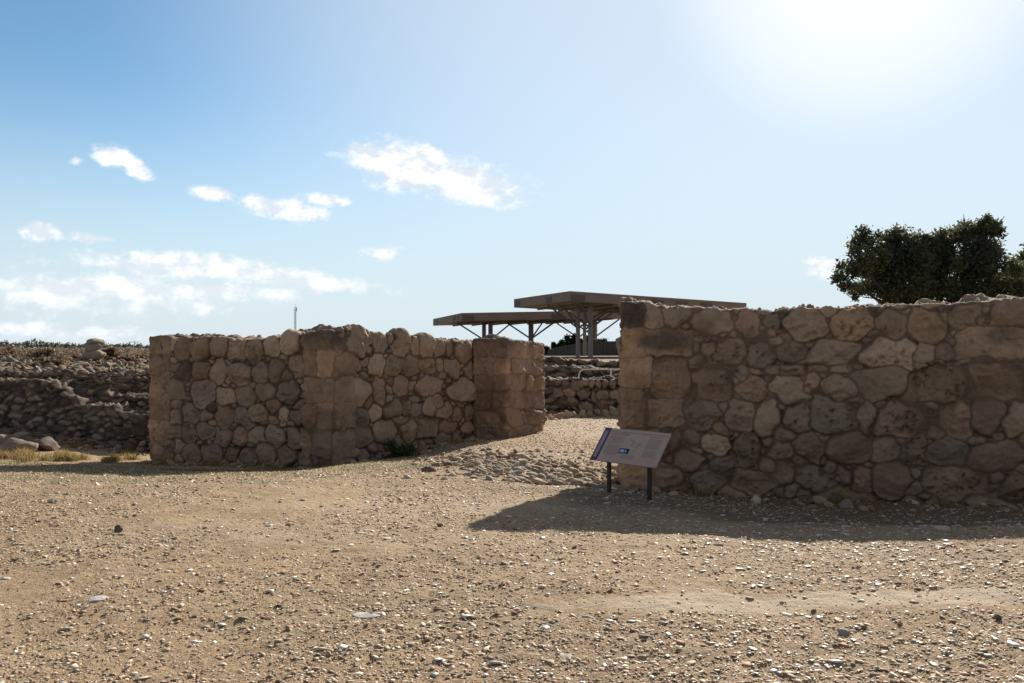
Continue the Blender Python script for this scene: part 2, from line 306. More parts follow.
# ------------------------------------------------------------------ masonry generator
_warm = np.array((1.05, .975, .95))
TINT = dict(l=(.345, .262, .188), s=(.285, .212, .150), g=(.275, .218, .168), o=(.35, .238, .150), r=(.282, .20, .146), d=(.13, .095, .072), b=(.295, .207, .138), k=(.075, .06, .052))
TINT = {k_: tuple(np.array(v_) * _warm) for k_, v_ in TINT.items()}; TINT['o'] = (.345, .222, .137)
MORTAR = np.array((.125, .080, .053))
class Wall:
    """a wall with a four-cornered footprint; stones bulge out of all its faces"""
    def __init__(s, f0, f1, b1, b0, top, bot, res, rad=0.08, seed=1, backres=2.2):
        s.f0, s.f1, s.b1, s.b0 = [np.array(p, float) for p in (f0, f1, b1, b0)]; s.rng = np.random.default_rng(seed); s.res = res; s.seed = seed
        L = np.linalg.norm(s.f1 - s.f0); D = np.linalg.norm(s.b0 - s.f0)
        s.U = (s.f1 - s.f0) / L; s.N = np.array((s.U[1], -s.U[0]))      # U along the face, N out of the front
        hmax = max(t for _, t in top) - min(b for _, b in bot)
        nx, nd, nz = max(4, int(L / res)), max(4, int(D / res / backres)), max(4, int(hmax / res))
        I, J, K = np.arange(nx + 1), np.arange(nd + 1), np.arange(nz + 1)
        def grid(a, b, f):
            A, B = np.meshgrid(a, b, indexing='ij'); k = f(A, B)
            return np.stack([k[:-1, :-1], k[1:, :-1], k[1:, 1:], k[:-1, 1:]], -1).reshape(-1, 4)
        key = lambda i, j, k: (i * (nd + 1) + j) * (nz + 1) + k
        q = [grid(I, K, lambda a, b: key(a, 0, b)), grid(I, K, lambda a, b: key(a, nd, b))[:, ::-1],
             grid(J, K, lambda a, b: key(0, a, b))[:, ::-1], grid(J, K, lambda a, b: key(nx, a, b)), grid(I, J, lambda a, b: key(a, b, nz))]
        q = np.concatenate(q); ks, inv = np.unique(q, return_inverse=True); s.faces = inv.reshape(q.shape)
        k = ks % (nz + 1); j = (ks // (nz + 1)) % (nd + 1); i = ks // ((nz + 1) * (nd + 1))
        u, v, h = i / nx, j / nd, k / nz
        zt = np.interp(u * L, [a for a, _ in top], [b for _, b in top]); zb = np.interp(u * L, [a for a, _ in bot], [b for _, b in bot])
        ht = zt - zb
        loc = np.c_[u * L, v * D, h * ht]
        c = loc.copy(); r = min(rad, D * .45)
        c[:, 0] = np.clip(c[:, 0], r, L - r); c[:, 1] = np.clip(c[:, 1], r, D - r); c[:, 2] = np.minimum(c[:, 2], ht - r)
        n = loc - c; ln = np.linalg.norm(n, axis=1, keepdims=True); n = n / np.maximum(ln, 1e-9)
        loc = c + n * r
        uu, vv = loc[:, 0] / L, loc[:, 1] / D
        xy = (s.f0 * (1 - uu)[:, None] + s.f1 * uu[:, None]) * (1 - vv)[:, None] + (s.b0 * (1 - uu)[:, None] + s.b1 * uu[:, None]) * vv[:, None]
        s.P = np.c_[xy, zb + loc[:, 2]]
        s.n = np.c_[n[:, :1] * s.U[0] - n[:, 1:2] * s.N[0], n[:, :1] * s.U[1] - n[:, 1:2] * s.N[1], n[:, 2:]]
        s.n /= np.linalg.norm(s.n, axis=1, keepdims=True)
        s.u = u * L; s.h = h; s.v = v
        s.q = s.P[:, :2] @ s.U                                          # sort key for fast local updates
        s.order = np.argsort(s.q, kind='stable'); s.qs = s.q[s.order]
        W_ = s.P.copy()
        for ax in range(3): W_[:, ax] += 0.034 * vnoise(s.P, 4.5, 11 + ax + seed) + 0.016 * vnoise(s.P, 13, 31 + ax + seed) + 0.006 * vnoise(s.P, 34, 41 + ax + seed)
        s.W = W_
        N_ = len(s.P); s.g1 = np.full(N_, 0.5); s.g2 = np.full(N_, 0.6); s.sid = np.full(N_, -1); s.st = []
    def stone(s, c, ax, az, a, b, dpt, rot=0.0, p=3.2, tint=None, bulge=None, kind='s'):
        """c centre, ax / az in-face axes, a / b half sizes, dpt half depth"""
        c = np.asarray(c, float); ax = np.asarray(ax, float); az = np.asarray(az, float); an = np.cross(ax, az)
        R = max(a, b) * 1.25 + 0.12; q0 = c[:2] @ s.U
        lo, hi = np.searchsorted(s.qs, [q0 - R, q0 + R]); ii = s.order[lo:hi]
        d = s.W[ii] - c; keep = (d * d).sum(1) < (max(a, b, dpt) * 1.5 + .15) ** 2; ii = ii[keep]; d = d[keep]
        if len(ii) == 0: return
        x, z, nn = d @ ax, d @ az, d @ an
        if rot: cr, sr = math.cos(rot), math.sin(rot); x, z = x * cr + z * sr, -x * sr + z * cr
        if kind == 'b' or p >= 5:
            dd = (np.abs(x / a) ** p + np.abs(z / b) ** p + np.abs(nn / dpt) ** p) ** (1 / p)
        else:                                                           # irregular convex outline: random facets
            m_ = s.rng.integers(5, 9); th = (np.arange(m_) + s.rng.uniform(-.36, .36, m_)) * 2 * math.pi / m_ + s.rng.uniform(0, 6.28); xa, zb_ = x / a, z / b; sm = np.abs(nn / dpt) ** 7
            for t_ in th: sm = sm + (np.maximum(0, xa * math.cos(t_) + zb_ * math.sin(t_)) / s.rng.uniform(.92, 1.22)) ** 13
            dd = sm ** (1 / 13)
        g = (dd - 1) * min(a, b)
        g1, g2 = s.g1[ii], s.g2[ii]; new = g < g1
        s.g2[ii] = np.where(new, g1, np.minimum(g2, g)); s.g1[ii] = np.where(new, g, g1)
        k = len(s.st); s.sid[ii[new]] = k
        tn = np.array(TINT[tint]) if isinstance(tint, str) else np.array(tint if tint is not None else TINT[s.rng.choice(list('lssgbrs'))])
        tn = tn * s.rng.uniform(.72, 1.16) * (1 + s.rng.normal(0, .012, 3))
        if bulge is None: bulge = min(a, b) * s.rng.uniform(.10, .46)
        s.st.append((c, ax, az, tn, bulge, s.rng.normal(0, .24, (3, 2)) if kind != 'b' else s.rng.normal(0, .012, (3, 2)), kind, min(a, b)))
    def face_px(s, px, py, face='f'):
        """pixel of the photograph -> point on the front (f) or right end (r) face plane"""
        a, b = (s.f0, s.f1) if face == 'f' else (s.f1, s.b1)
        tx = (px - CX) / F; d = b - a
        k = (tx * a[1] - a[0]) / (d[0] - tx * d[1]); xy = a + d * k
        return np.array((xy[0], xy[1], Z(py, xy[1])))
    def stones_px(s, lst, face='f'):
        a, b = (s.f0, s.f1) if face == 'f' else (s.f1, s.b1); ax2 = (b - a) / np.linalg.norm(b - a); ax = np.array((ax2[0], ax2[1], 0)); az = np.array((0, 0, 1.))
        for e in lst:
            px, py, hw, hh = e[:4]; o = dict(e[4]) if len(e) > 4 else {}
            c = s.face_px(px, py, face); l, r = s.face_px(px - hw, py, face), s.face_px(px + hw, py, face)
            A = np.linalg.norm(r - l) / 2 * 1.03; B = hh / F * c[1] * 1.03
            kd = o.get('k', 'p' if s.rng.random() < .3 else 's'); rot = math.radians(o.get('r', s.rng.normal(0, 5) if kd == 's' else 0))
            s.stone(c, ax, az, A, B, min(A, B) * 1.3 + .05, rot, o.get('p', 10 if kd == 'b' else s.rng.uniform(2.3, 3.6)), o.get('t', 'b' if kd == 'b' else None), o.get('h', .012 if kd == 'b' else None), kd)
    def fill(s, sizes, mask=None, maxn=4000, tints='lssgbrs', front_only=None):
        for r in sizes:
            cand = s.g1 > r * 0.62
            if mask is not None: cand &= mask
            ci = np.flatnonzero(cand); s.rng.shuffle(ci); n = 0
            for i in ci:
                if s.g1[i] <= r * 0.62: continue
                nrm = s.n[i]; t1 = np.array((-nrm[1], nrm[0], 0.)) if abs(nrm[2]) < .9 else np.array((s.U[0], s.U[1], 0)); t1 /= np.linalg.norm(t1); t2 = np.cross(nrm, t1)
                a = r * (s.rng.uniform(.95, 1.5) if s.rng.random() < .75 else s.rng.uniform(1.6, 2.3)); b = r * s.rng.uniform(.7, 1.1) * getattr(s, 'flat', 1.0)
                s.stone(s.P[i], t1, t2, a, b, min(a, b) * 1.2, s.rng.normal(0, .25), s.rng.uniform(2.2, 3.4), s.rng.choice(list(tints))); n += 1
                if n >= maxn: break
    def finish(s, mudk=1.0, dustk=.38, recess=0.03, stain=None, mort=MORTAR, ew=0.045, grain=1.0):
        N_ = len(s.P); C = np.array([x[0] for x in s.st]); AX = np.array([x[1] for x in s.st]); AZ = np.array([x[2] for x in s.st]); TN = np.array([x[3] for x in s.st])
        BU = np.array([x[4] for x in s.st]); OFS = s.rng.normal(0, .016, len(s.st)); SC = s.rng.uniform(.6, 1.9, len(s.st)); TL = np.array([x[5] for x in s.st]); KD = np.array([x[6] for x in s.st]); MR = np.array([x[7] for x in s.st])
        sid = np.maximum(s.sid, 0); mud = mudk * np.clip(fbm(s.P, 1.9, 3, 44 + s.seed) - .1, 0, 1); e = np.minimum(-s.g1, (s.g2 - s.g1) * .5) - .022 * mud * (MRx := np.array([x[7] for x in s.st]))[sid] / .15
        blk = KD[sid] == 'b'; pit = KD[sid] == 'p'
        eww = np.minimum(ew, MR[sid] * .6); eww = np.where(blk, .03, eww)
        k = np.clip(e / eww, 0, 1); prof = np.sqrt(np.maximum(0, 1 - (1 - k) ** 2))
        dome = np.clip(e / np.maximum(MR[sid], 1e-3), 0, 1)
        d = s.P - C[sid]; x = (d * AX[sid]).sum(1); z = (d * AZ[sid]).sum(1)
        tilt = np.min([x * TL[sid, j, 0] + z * TL[sid, j, 1] for j in range(3)], 0)
        h = prof * BU[sid] * (.7 + .3 * dome) + k * (tilt + .02 * (1 - blk) + OFS[sid] * (1 - blk))
        rdg = .5 - np.abs(vnoise(s.P, 9, 55 + s.seed)); fac = fbm(s.P, 6, 3, 50 + s.seed) * .017 + rdg * .014 + fbm(s.P, 22, 3, 60 + s.seed) * .011 * grain
        h = h + k * fac * np.where(blk, .95, 1.25 * SC[sid])
        rcs = recess * (.25 + 1.5 * sstep((vnoise(s.P, 1.7, 47 + s.seed) + .5 * vnoise(s.P, 4.1, 48 + s.seed) + .6) / 1.2)); h = np.where(e <= 0, -rcs * np.clip(-e / .02, 0, 1) * (1 - 1.3 * np.clip(mud * 2.2, 0, 1)) + .010 * fbm(s.P, 24, 3, 70), h)
        pn = vnoise(s.P, 15, 81) + .5 * vnoise(s.P, 33, 82)
        h = h - np.where(pit & (e > .015), np.clip((pn - .50) / .2, 0, 1) * .05, 0)
        chip = np.clip((vnoise(s.P, 5.5, 85) + .6 * vnoise(s.P, 13, 86) + .3 * vnoise(s.P, 31, 87) - .38) / .3, 0, 1); h = h - np.where(blk, chip * .028 + .008 * fbm(s.P, 3, 2, 88), 0)
        P = s.P + s.n * h[:, None]
        hair = fbm(s.P, 4, 3, 90) * .5 + .5
        edge = sstep(np.where(blk, e / .016 + .25, e / .022))
        colr = np.array(mort) * (.8 + .5 * hair)[:, None] * (1 - edge)[:, None] + TN[sid] * edge[:, None]
        dust = np.clip(fbm(s.P, 2.6, 4, 97 + s.seed) + .05, 0, 1)[:, None] * dustk; colr = colr * (1 - dust) + np.array((.27, .20, .145)) * dust
        colr = colr * (1 + (.12 + .10 * blk) [:, None] * fbm(s.P, 3.1, 4, 95)[:, None]); colr = colr + (MORTAR * 1.15 - colr) * np.clip(mud * .9, 0, .55)[:, None]
        if stain is not None:
            k = np.clip(stain(s.P, s), 0, 1)[:, None]; colr = colr * (1 - k) + np.array(TINT['k']) * k
        s.P2 = P; s.col = np.clip(colr, .01, .9)
        return s
    def build(s, name, parent, sel=None, mat=None):
        f = s.faces if sel is None else s.faces[sel]
        ids, inv = np.unique(f, return_inverse=True); off = np.array(parent_loc(parent))
        return link(name, mesh_np(name, s.P2[ids] - off, inv.reshape(f.shape), s.col[ids]), mat or M_STONE, parent)

def path_u(w_, pts):
    """silhouette pixels -> (distance along front, height)"""
    r = []
    for px, py in pts:
        p = w_.face_px(px, py); r.append((float((p[:2] - w_.f0) @ w_.U), float(p[2])))
    return r
class _Face:                                                            # a bare front face, used before the wall exists
    face_px = Wall.face_px
    def __init__(s, f0, f1): s.f0 = np.array(f0, float); s.f1 = np.array(f1, float); L = np.linalg.norm(s.f1 - s.f0); s.U = (s.f1 - s.f0) / L
def tops(f0, f1, pts, drop=0.0): return [(u, z - drop) for u, z in path_u(_Face(f0, f1), pts)]

# ------------------------------------------------------------------ right wall
K = lambda **k: k
RW0, RW1 = np.array((X(620, 12.15), 12.15)), np.array((9.1, 10.45))
_u = (RW1 - RW0) / np.linalg.norm(RW1 - RW0); _b = np.array((-_u[1], _u[0])) * 1.15
top = tops(RW0, RW1, [(618, 299), (640, 298), (652, 303), (690, 305), (735, 307), (775, 309), (812, 307), (845, 306), (872, 304), (915, 302), (955, 301), (985, 299), (1010, 296), (1040, 295), (1200, 293)], .035)
rw = Wall(RW0, RW1, RW1 + _b, RW0 + _b, top, [(0, -.75), (8, -.75)], .0135, .06, seed=3)
B_ = lambda **k: dict(k='b', **k)
rw.stones_px([
    (633, 312, 13, 16, B_(t='d')), (652, 316, 7.5, 13.5, K(t='l', r=2)), (674, 315, 14.5, 12.5, K(t='l', p=3)), (711, 320, 21, 13, K(t='l', r=-4, p=2.6)), (693, 305, 11, 3.2, K(t='s')),
    (749, 323, 12.5, 17, K(t='r', r=8)), (735, 307, 8, 3, K(t='o')),
    (633, 343, 13, 14.5, B_(t='o')), (670, 343, 24.5, 14.5, B_(t='b')), (635, 373, 16, 15, B_(t='o')), (671, 379, 20, 21, K(k='s', t='b', p=5, h=.03, r=0)), (632, 408, 15, 20, B_(t='o')), (666, 414, 20, 14, B_(t='b')),
    (640, 444, 22, 15, B_(t='b')), (634, 474, 18, 15, B_(t='o')), (666, 478, 15, 12, K(t='b', p=4)),
    (699, 340, 5.5, 3.8), (697, 349, 5, 6.5, K(t='s')), (721, 334, 3.5, 3.2), (731, 335, 4.5, 4.2), (739, 337, 3, 3.2),
    (725, 353, 24.5, 13.5, K(k='p', t='l', p=3.4, r=0)), (760, 354, 12.5, 13.5, K(t='g')), (714, 383, 18.5, 15.5, K(k='p', t='r', r=0)), (743, 373, 7.5, 6.5), (756, 372, 9, 3.2, K(t='r')), (755, 388, 14, 11, K(t='o')),
    (703, 414, 18.5, 15, K(t='g', p=3)), (727, 406, 8.5, 6.5), (742, 414, 15, 16, K(t='s')), (691, 438, 8.5, 8.5, K(t='r')), (716, 444, 14.5, 10.5, K(t='l')), (688, 461, 14, 10.5, K(t='s')), (674, 442, 6.5, 10.5), (670, 457, 4.5, 4.5, K(t='o')),
    (708, 482, 19.5, 10, K(t='g')), (720, 463, 14, 8.5), (747, 452, 13.5, 17, K(t='s')), (752, 482, 20, 11),
    (764, 310, 9.5, 4.2), (787, 308, 14, 4.5, K(t='g')), (830, 309, 15, 7.5, K(t='l', p=2.4)), (774, 321, 7.5, 7.5, K(t='g')), (808, 325, 19.5, 14.5, K(t='l', r=-22, p=2.6)), (855, 323, 21, 17, K(t='o', r=28, p=2.8)), (875, 303, 10, 4.2, K(t='r')),
    (892, 326, 13.5, 13, K(t='s', p=2.8)), (764, 338, 3.2, 4.2), (773, 332, 4.2, 4.2), (791, 352, 13.5, 10.5, K(t='s')), (833, 351, 25, 12.5, K(t='l', p=2.6)), (784, 370, 20.5, 5.3, K(t='r', p=6, h=.06)), (818, 369, 10.5, 4.3, K(p=5)), (842, 368, 11.5, 4.4, K(t='g', p=5)),
    (888, 353, 25.5, 13.5, K(k='p', t='l', r=0)), (808, 342, 5.3, 3.2), (839, 388, 17.5, 14, K(t='l')), (811, 383, 9.5, 9.5), (787, 388, 16, 12.5), (884, 383, 21.5, 16.5, K(t='l', p=2.5)),
    (899, 304, 14.5, 4.6, K(t='l')), (930, 303, 17.5, 4.8, K(t='o', p=5)), (958, 300, 10.5, 4.6, K(t='l')), (976, 299, 8.5, 4.4), (994, 297, 9.5, 4.4, K(t='l')), (991, 304, 6.5, 3.5),
    (925, 328, 18, 15.5, K(t='o', p=4.5, r=-20)), (942, 319, 5.5, 5.5), (965, 318, 16.5, 13, K(t='s', r=25, p=2.6)), (980, 320, 5.5, 5.5, K(t='r')), (1010, 310, 18.5, 16, K(t='b', r=12)),
    (990, 342, 36, 16.5, B_(t='b', h=.025)), (925, 352, 10.5, 10.5), (943, 352, 13, 7.5), (940, 385, 27.5, 16, K(k='p', t='b', p=3.6, r=0)), (996, 382, 30, 19, K(t='b', p=6, h=.03, r=0)),
    (897, 420, 26, 16, K(t='s', p=3.6)), (955, 420, 19, 19), (986, 415, 17, 19, K(t='b')), (1016, 418, 13, 16), (884, 449, 14, 14, K(t='s')), (912, 453, 13, 14.5, K(t='s', p=4)), (914, 475, 8.5, 6.5), (914, 490, 7.5, 7), (890, 480, 17.5, 18),
    (946, 452, 20.5, 14, K(t='g', p=4)), (998, 455, 27, 16, K(t='r', p=4)), (952, 483, 29, 17, K(t='s')), (1014, 488, 15, 14), (811, 447, 15.5, 14.5), (849, 450, 20.5, 15.5, K(t='s')), (844, 477, 10, 9), (783, 450, 13.5, 12), (784, 472, 12.5, 11.5), (816, 478, 18, 12), (862, 479, 10, 12),
    (833, 417, 21, 13.5), (799, 420, 14.5, 13), (868, 418, 13.5, 14.5), (765, 420, 14, 17), (1055, 320, 24, 15), (1060, 352, 26, 14, B_()), (1060, 388, 28, 18), (1055, 425, 24, 16), (1060, 460, 26, 16)])
rw.fill([.21, .15, .11, .07, .045, .028, .02])
def rw_stain(P, s):
    u = s.u; a = 0
    def sp(px, py, rx, ry, k, sd):
        c = s.face_px(px, py); r = rx / F * c[1]; q = ry / F * c[1]; uu = (c[:2] - s.f0) @ s.U
        return k * sstep(1.35 - np.sqrt(((u - uu) / r) ** 2 + ((P[:, 2] - c[2]) / q) ** 2) + .5 * fbm(P, 3, 3, sd))
    for z in ((634, 312, 11, 17, .95, 1), (668, 341, 26, 10, .8, 2), (1004, 332, 26, 10, .55, 3), (840, 465, 120, 34, .15, 4), (985, 430, 70, 60, .12, 5), (872, 310, 12, 7, .4, 6)): a = np.maximum(a, sp(*z))
    return a
rw.finish(mudk=.9, dustk=.25, recess=.045, stain=rw_stain)
o = empty('ruin_wall', (RW0[0], RW0[1], gz(*RW0)), 'tall fieldstone wall with flat coping behind the information board, in shade', 'wall', 'reconstructed gate walls')
up = float((rw.face_px(692, 340)[:2] - rw.f0) @ rw.U)
fcen = rw.u[rw.faces].mean(1); q_ = fcen < up
rw.build('corner_pier', o, q_); rw.build('wall_segment', o, ~q_)

# ------------------------------------------------------------------ left wall: front segment, corner pier, receding segment, far pier
A_ = np.array((X(150, 17.0), 17.0)); C_ = np.array((X(331, 15.5), 15.5)); D_ = np.array((X(478, 19.0), 19.0))
lw = empty('ruin_wall', (C_[0], C_[1], gz(*C_)), 'long weathered fieldstone wall with dressed corner piers left of the gateway', 'wall', 'reconstructed gate walls')
uAC = (C_ - A_) / np.linalg.norm(C_ - A_); nAC = np.array((uAC[1], -uAC[0])); uCD = (D_ - C_) / np.linalg.norm(D_ - C_); nCD = np.array((uCD[1], -uCD[0]))
bk = -nAC * 1.1
top = tops(A_, C_, [(150, 338), (175, 337), (200, 336), (225, 337), (250, 339), (275, 336), (300, 333), (332, 331)], .03)
ac = Wall(A_ + uAC * .05, C_ - nCD * .12, C_ - nCD * .12 + bk, A_ + uAC * .05 + bk, top, [(0, -1.0), (5, -1.0)], .018, .06, seed=5)
ac.stones_px([(183, 348, 7.5, 12.5), (201, 350, 10.5, 10, K(t='o')), (220, 347, 9.5, 9.5, K(t='r')), (236, 350, 10.5, 11, K(t='s')), (255, 351, 8.5, 11), (202, 371, 8.5, 10), (219, 372, 8.5, 13.5, K(t='s', r=-8)), (242, 374, 10.8, 10, K(t='l', p=2.3)), (261, 373, 8.5, 11, K(t='l')),
    (185, 371, 8, 7, K(t='d')), (175, 390, 9.5, 11, K(t='l', p=2.4)), (204, 393, 13.5, 12.5, K(t='g')), (227, 397, 9.5, 9.5, K(t='l', p=2.3)), (246, 396, 9.5, 10.5, K(t='s')), (267, 391, 10, 9.5, K(t='l')),
    (190, 413, 7.5, 10, K(t='g')), (206, 417, 6.5, 6.5), (224, 418, 8.5, 10.5), (241, 416, 7.5, 8), (258, 413, 9.5, 9, K(t='s')), (212, 410, 5, 5, K(t='d')), (189, 433, 8.5, 9.5), (205, 430, 8.5, 7), (225, 437, 8.5, 10), (242, 435, 7.5, 9), (258, 435, 9.5, 9), (275, 437, 9.5, 10.5),
    (212, 453, 10.5, 10, K(t='s')), (192, 454, 9, 9), (232, 455, 6.5, 7.5), (249, 456, 8.5, 9, K(t='g')), (266, 453, 9.5, 10), (287, 456, 9, 9), (273, 347, 8.5, 11.5), (290, 344, 9.5, 10.5, K(t='l')), (277, 371, 7.5, 11.5, K(t='s')), (298, 366, 9.5, 11.5, K(t='l')), (289, 392, 11.5, 11.5), (284, 417, 5.5, 8.5), (298, 417, 8.5, 7), (296, 438, 9, 10)])
ac.fill([.16, .1, .06, .04, .026])
ac.finish(mudk=.3, dustk=.15, recess=.06, mort=(.085, .056, .038)); ac.build('wall_segment', lw)
top = tops(C_, D_, [(330, 331), (344, 328), (357, 327), (371, 331), (385, 334), (400, 334), (418, 336), (440, 338), (455, 340), (466, 339), (480, 342)], .03)
cd = Wall(C_ - nCD * .03 + uCD * .1, D_ - nCD * .03 + uCD * .3, D_ - nCD * 1.13 + uCD * .3, C_ - nCD * 1.13 + uCD * .1, top, [(0, -1.0), (6, -.8)], .018, .06, seed=6)
cd.stones_px([(357, 340, 15, 13.5, K(t='l', h=.16, p=2.3)), (358, 392, 12.5, 12.5, K(t='l', p=2.4)), (380, 343, 7.5, 10), (391, 339, 4.5, 5.5), (401, 345, 8.5, 12, K(t='s')), (415, 346, 4.5, 9.5, K(t='l')), (426, 346, 7.5, 11, K(t='l')), (440, 346, 6.5, 8.5), (449, 348, 4.5, 7.5), (463, 352, 9.5, 10, K(t='l')),
    (378, 365, 8.5, 11.5, K(t='l')), (393, 365, 7.5, 10.5), (410, 365, 8, 9, K(t='s', p=2.5)), (427, 366, 9.5, 9.5, K(t='s')), (452, 367, 7.5, 9), (469, 370, 6.5, 8), (439, 365, 4.5, 5.5), (378, 391, 7.5, 13.5, K(t='l')), (400, 386, 8.5, 10.5), (412, 386, 3.5, 4, K(t='l')), (429, 386, 13.5, 9.5, K(t='s')), (461, 391, 13.5, 12, K(t='g')),
    (375, 413, 7.5, 8.5), (391, 410, 9.5, 7.5, K(t='s')), (406, 408, 4.5, 7.5), (429, 407, 6.5, 7.5, K(t='l')), (444, 411, 8.5, 7), (457, 414, 5.5, 7), (470, 413, 5.5, 8), (426, 427, 10.5, 10.5), (448, 428, 8.5, 7), (467, 428, 6.5, 6.5, K(t='s')), (408, 429, 8.5, 9.5), (384, 431, 11, 11), (360, 436, 11, 11.5, K(t='b')), (362, 416, 8, 9)])
cd.fill([.16, .1, .06, .04, .026])
cd.finish(mudk=.3, dustk=.15, recess=.06, mort=(.085, .056, .038)); cd.build('wall_segment', lw)
def top_stain(z0, amt, fall=.35):
    def f(P, s): return amt * sstep((P[:, 2] - z0 + .12 * fbm(P, 3, 3, 7)) / fall)
    return f
# left end pier
p0 = A_ + nAC * .02; p1 = p0 + uAC * .52
wl = Wall(p0, p1, p1 - nAC * 1.2, p0 - nAC * 1.2, tops(p0, p1, [(148, 336), (160, 335.5), (178, 338)]), [(0, -1), (2, -1)], .018, .035, seed=8)
wl.stones_px([(160, 345, 14, 9.5, B_(t='b')), (160, 365, 14, 11, B_(t='b')), (160, 387, 14, 11, B_(t='o')), (160, 409, 14, 11, B_()), (160, 431, 14, 11, B_(t='o')), (160, 451, 14, 10, B_(t='o'))])
wl.fill([.2, .1], tints='bbo'); wl.finish(stain=top_stain(Z(352, 16.9), .75)); wl.build('corner_pier', lw)
# corner pier
p1 = C_ + nAC * .02 + nCD * .02; p0 = p1 - uAC * .60; r1 = p1 + uCD * .62
wc = Wall(p0, p1, r1, r1 - uAC * .60, tops(p0, p1, [(297, 334), (312, 331), (334, 330)]), [(0, -1), (2, -1)], .016, .035, seed=9, backres=1.0)
for fce, L_ in (('f', [(315, 340, 18, 10, B_()), (308, 363, 10, 12.5, B_()), (325, 363, 10, 12.5, B_(t='o')), (316, 390, 18, 12.5, B_()), (308, 416, 9, 12, K(t='b', p=4)), (325, 416, 9, 13, B_()), (322, 444, 11, 14, K(t='s', p=5)), (304, 446, 9, 13, K(t='b'))]), ('r', [(345, 340, 14, 10, B_(t='d')), (345, 364, 15, 12, B_(t='o', h=.05)), (345, 390, 13, 12.5, B_()), (345, 416, 13, 13, B_()), (345, 446, 14, 15, B_(t='s'))])): wc.stones_px(L_, fce)
wc.fill([.2, .1], tints='bbo'); wc.finish(stain=top_stain(Z(350, 15.6), .7)); wc.build('corner_pier', lw)
# far pier at the gateway: seen on two faces
p0 = np.array((X(472, 18.8), 18.8)); p1 = np.array((X(507, 18.45), 18.45)); r1 = np.array((X(545, 20.35), 20.35))
wd_ = Wall(p0, p1, r1, r1 + (p0 - p1), [(0, Z(338, 18.65)), (.7, Z(338.5, 18.45))], [(0, -.9), (2, -.9)], .018, .05, seed=10, backres=1.0)
wd_.P[:, 2] -= np.clip(wd_.v, 0, 1) * .08 * (wd_.h)
for fce, L_ in (('f', [(491, 347, 17, 10, B_()), (485, 366, 11, 9, B_(t='s')), (501, 366, 8, 9, B_()), (491, 383, 17, 9, B_()), (483, 400, 9, 9, B_()), (500, 400, 9, 9, B_(t='r')), (491, 420, 17, 10, B_(t='s')), (491, 436, 17, 8, B_(t='s'))]),
               ('r', [(526, 349, 20, 9, B_()), (517, 365, 7, 8.5, K(t='l', p=5)), (533, 366, 10, 8.5, K(t='r', p=5)), (516, 382, 9, 8.5, B_(t='r')), (530, 382, 5, 8.5, K(t='l', p=5)), (540, 382, 5, 8.5, B_(t='o')), (516, 400, 9, 8.5, B_(t='r')), (535, 399, 10, 8.5, B_(t='r')), (514, 418, 9, 9, K(t='r', p=3)), (533, 417, 10, 9, K(t='r', p=3)), (520, 431, 12, 7, K(t='s')), (540, 429, 7, 6, K(t='b'))])): wd_.stones_px(L_, fce)
wd_.fill([.2, .1, .06], tints='bro'); wd_.finish(stain=top_stain(Z(352, 19.5), .75)); wd_.build('corner_pier', lw)

# ------------------------------------------------------------------ ruined terraces and low walls of small rubble
def rubble_wall(label, f0, f1, thick, top, botz, res, sizes, seed, named=(), tints='lsgsrsd', bulge_recess=.035, group='ruined rubble walls'):
    f0 = np.array(f0, float); f1 = np.array(f1, float); u = (f1 - f0) / np.linalg.norm(f1 - f0); b = np.array((-u[1], u[0])) * thick
    wv = Wall(f0, f1, f1 + b, f0 + b, top, [(0, botz), (99, botz)], res, .06, seed=seed)
    wv.P[:, 2] += .05 * fbm(wv.P, 1.1, 3, seed) * wv.h ** 2
    wv.W[:, 2] += .05 * fbm(wv.P, 1.1, 3, seed) * wv.h ** 2
    if len(named): wv.stones_px(named)
    wv.flat = .62; wv.fill(sizes, tints=tints); wv.st = [(q[0], q[1], q[2], q[3] * np.array((.90, .93, .96)) * wv.rng.uniform(.75, 1.1), q[4] * 1.5, q[5] * 1.6, q[6], q[7]) for q in wv.st]; wv.finish(mudk=0, recess=.07, mort=(.055, .044, .036))
    o = wv.build('rubble_wall', None); tag(o, label, 'wall', group)
    return o
f0, f1 = (X(-70, 21.2), 21.2), (X(158, 18.6), 18.6)
rubble_wall('high terrace wall of small dark stones running left, behind the boulders', f0, f1, .8, tops(f0, f1, [(-70, 377), (0, 378), (30, 379), (50, 382), (53, 388), (64, 390), (66, 397), (78, 398), (80, 403), (112, 405), (115, 411), (160, 414)], .03), -1.1, .03, [.11, .08, .055, .04], 21, tints='sgdsdgs')
f0, f1 = (X(52, 20.5), 20.5), (X(165, 19.5), 19.5)
rubble_wall('stepped middle course of rubble above the high dark terrace wall', f0, f1, .6, tops(f0, f1, [(52, 381), (78, 383), (80, 388), (108, 390), (110, 394), (165, 397)], .03), -.5, .03, [.11, .08, .055, .04], 28, tints='sgdsdgs')
f0, f1 = (X(-60, 25), 25), (X(62, 24.6), 24.6)
rubble_wall('second rubble terrace above the high dark terrace wall at far left', f0, f1, .7, tops(f0, f1, [(-60, 366), (0, 366), (30, 368), (62, 370)], .03), .3, .035, [.16, .1, .07], 22)
f0, f1 = (X(85, 23.8), 23.8), (X(165, 22.4), 22.4)
rubble_wall('short low rubble wall above the slope beside the long wall', f0, f1, .7, tops(f0, f1, [(85, 370), (120, 369), (165, 371)], .03), .1, .035, [.16, .1, .07], 23)
f0, f1 = (X(-60, 31), 31), (X(170, 29), 29)
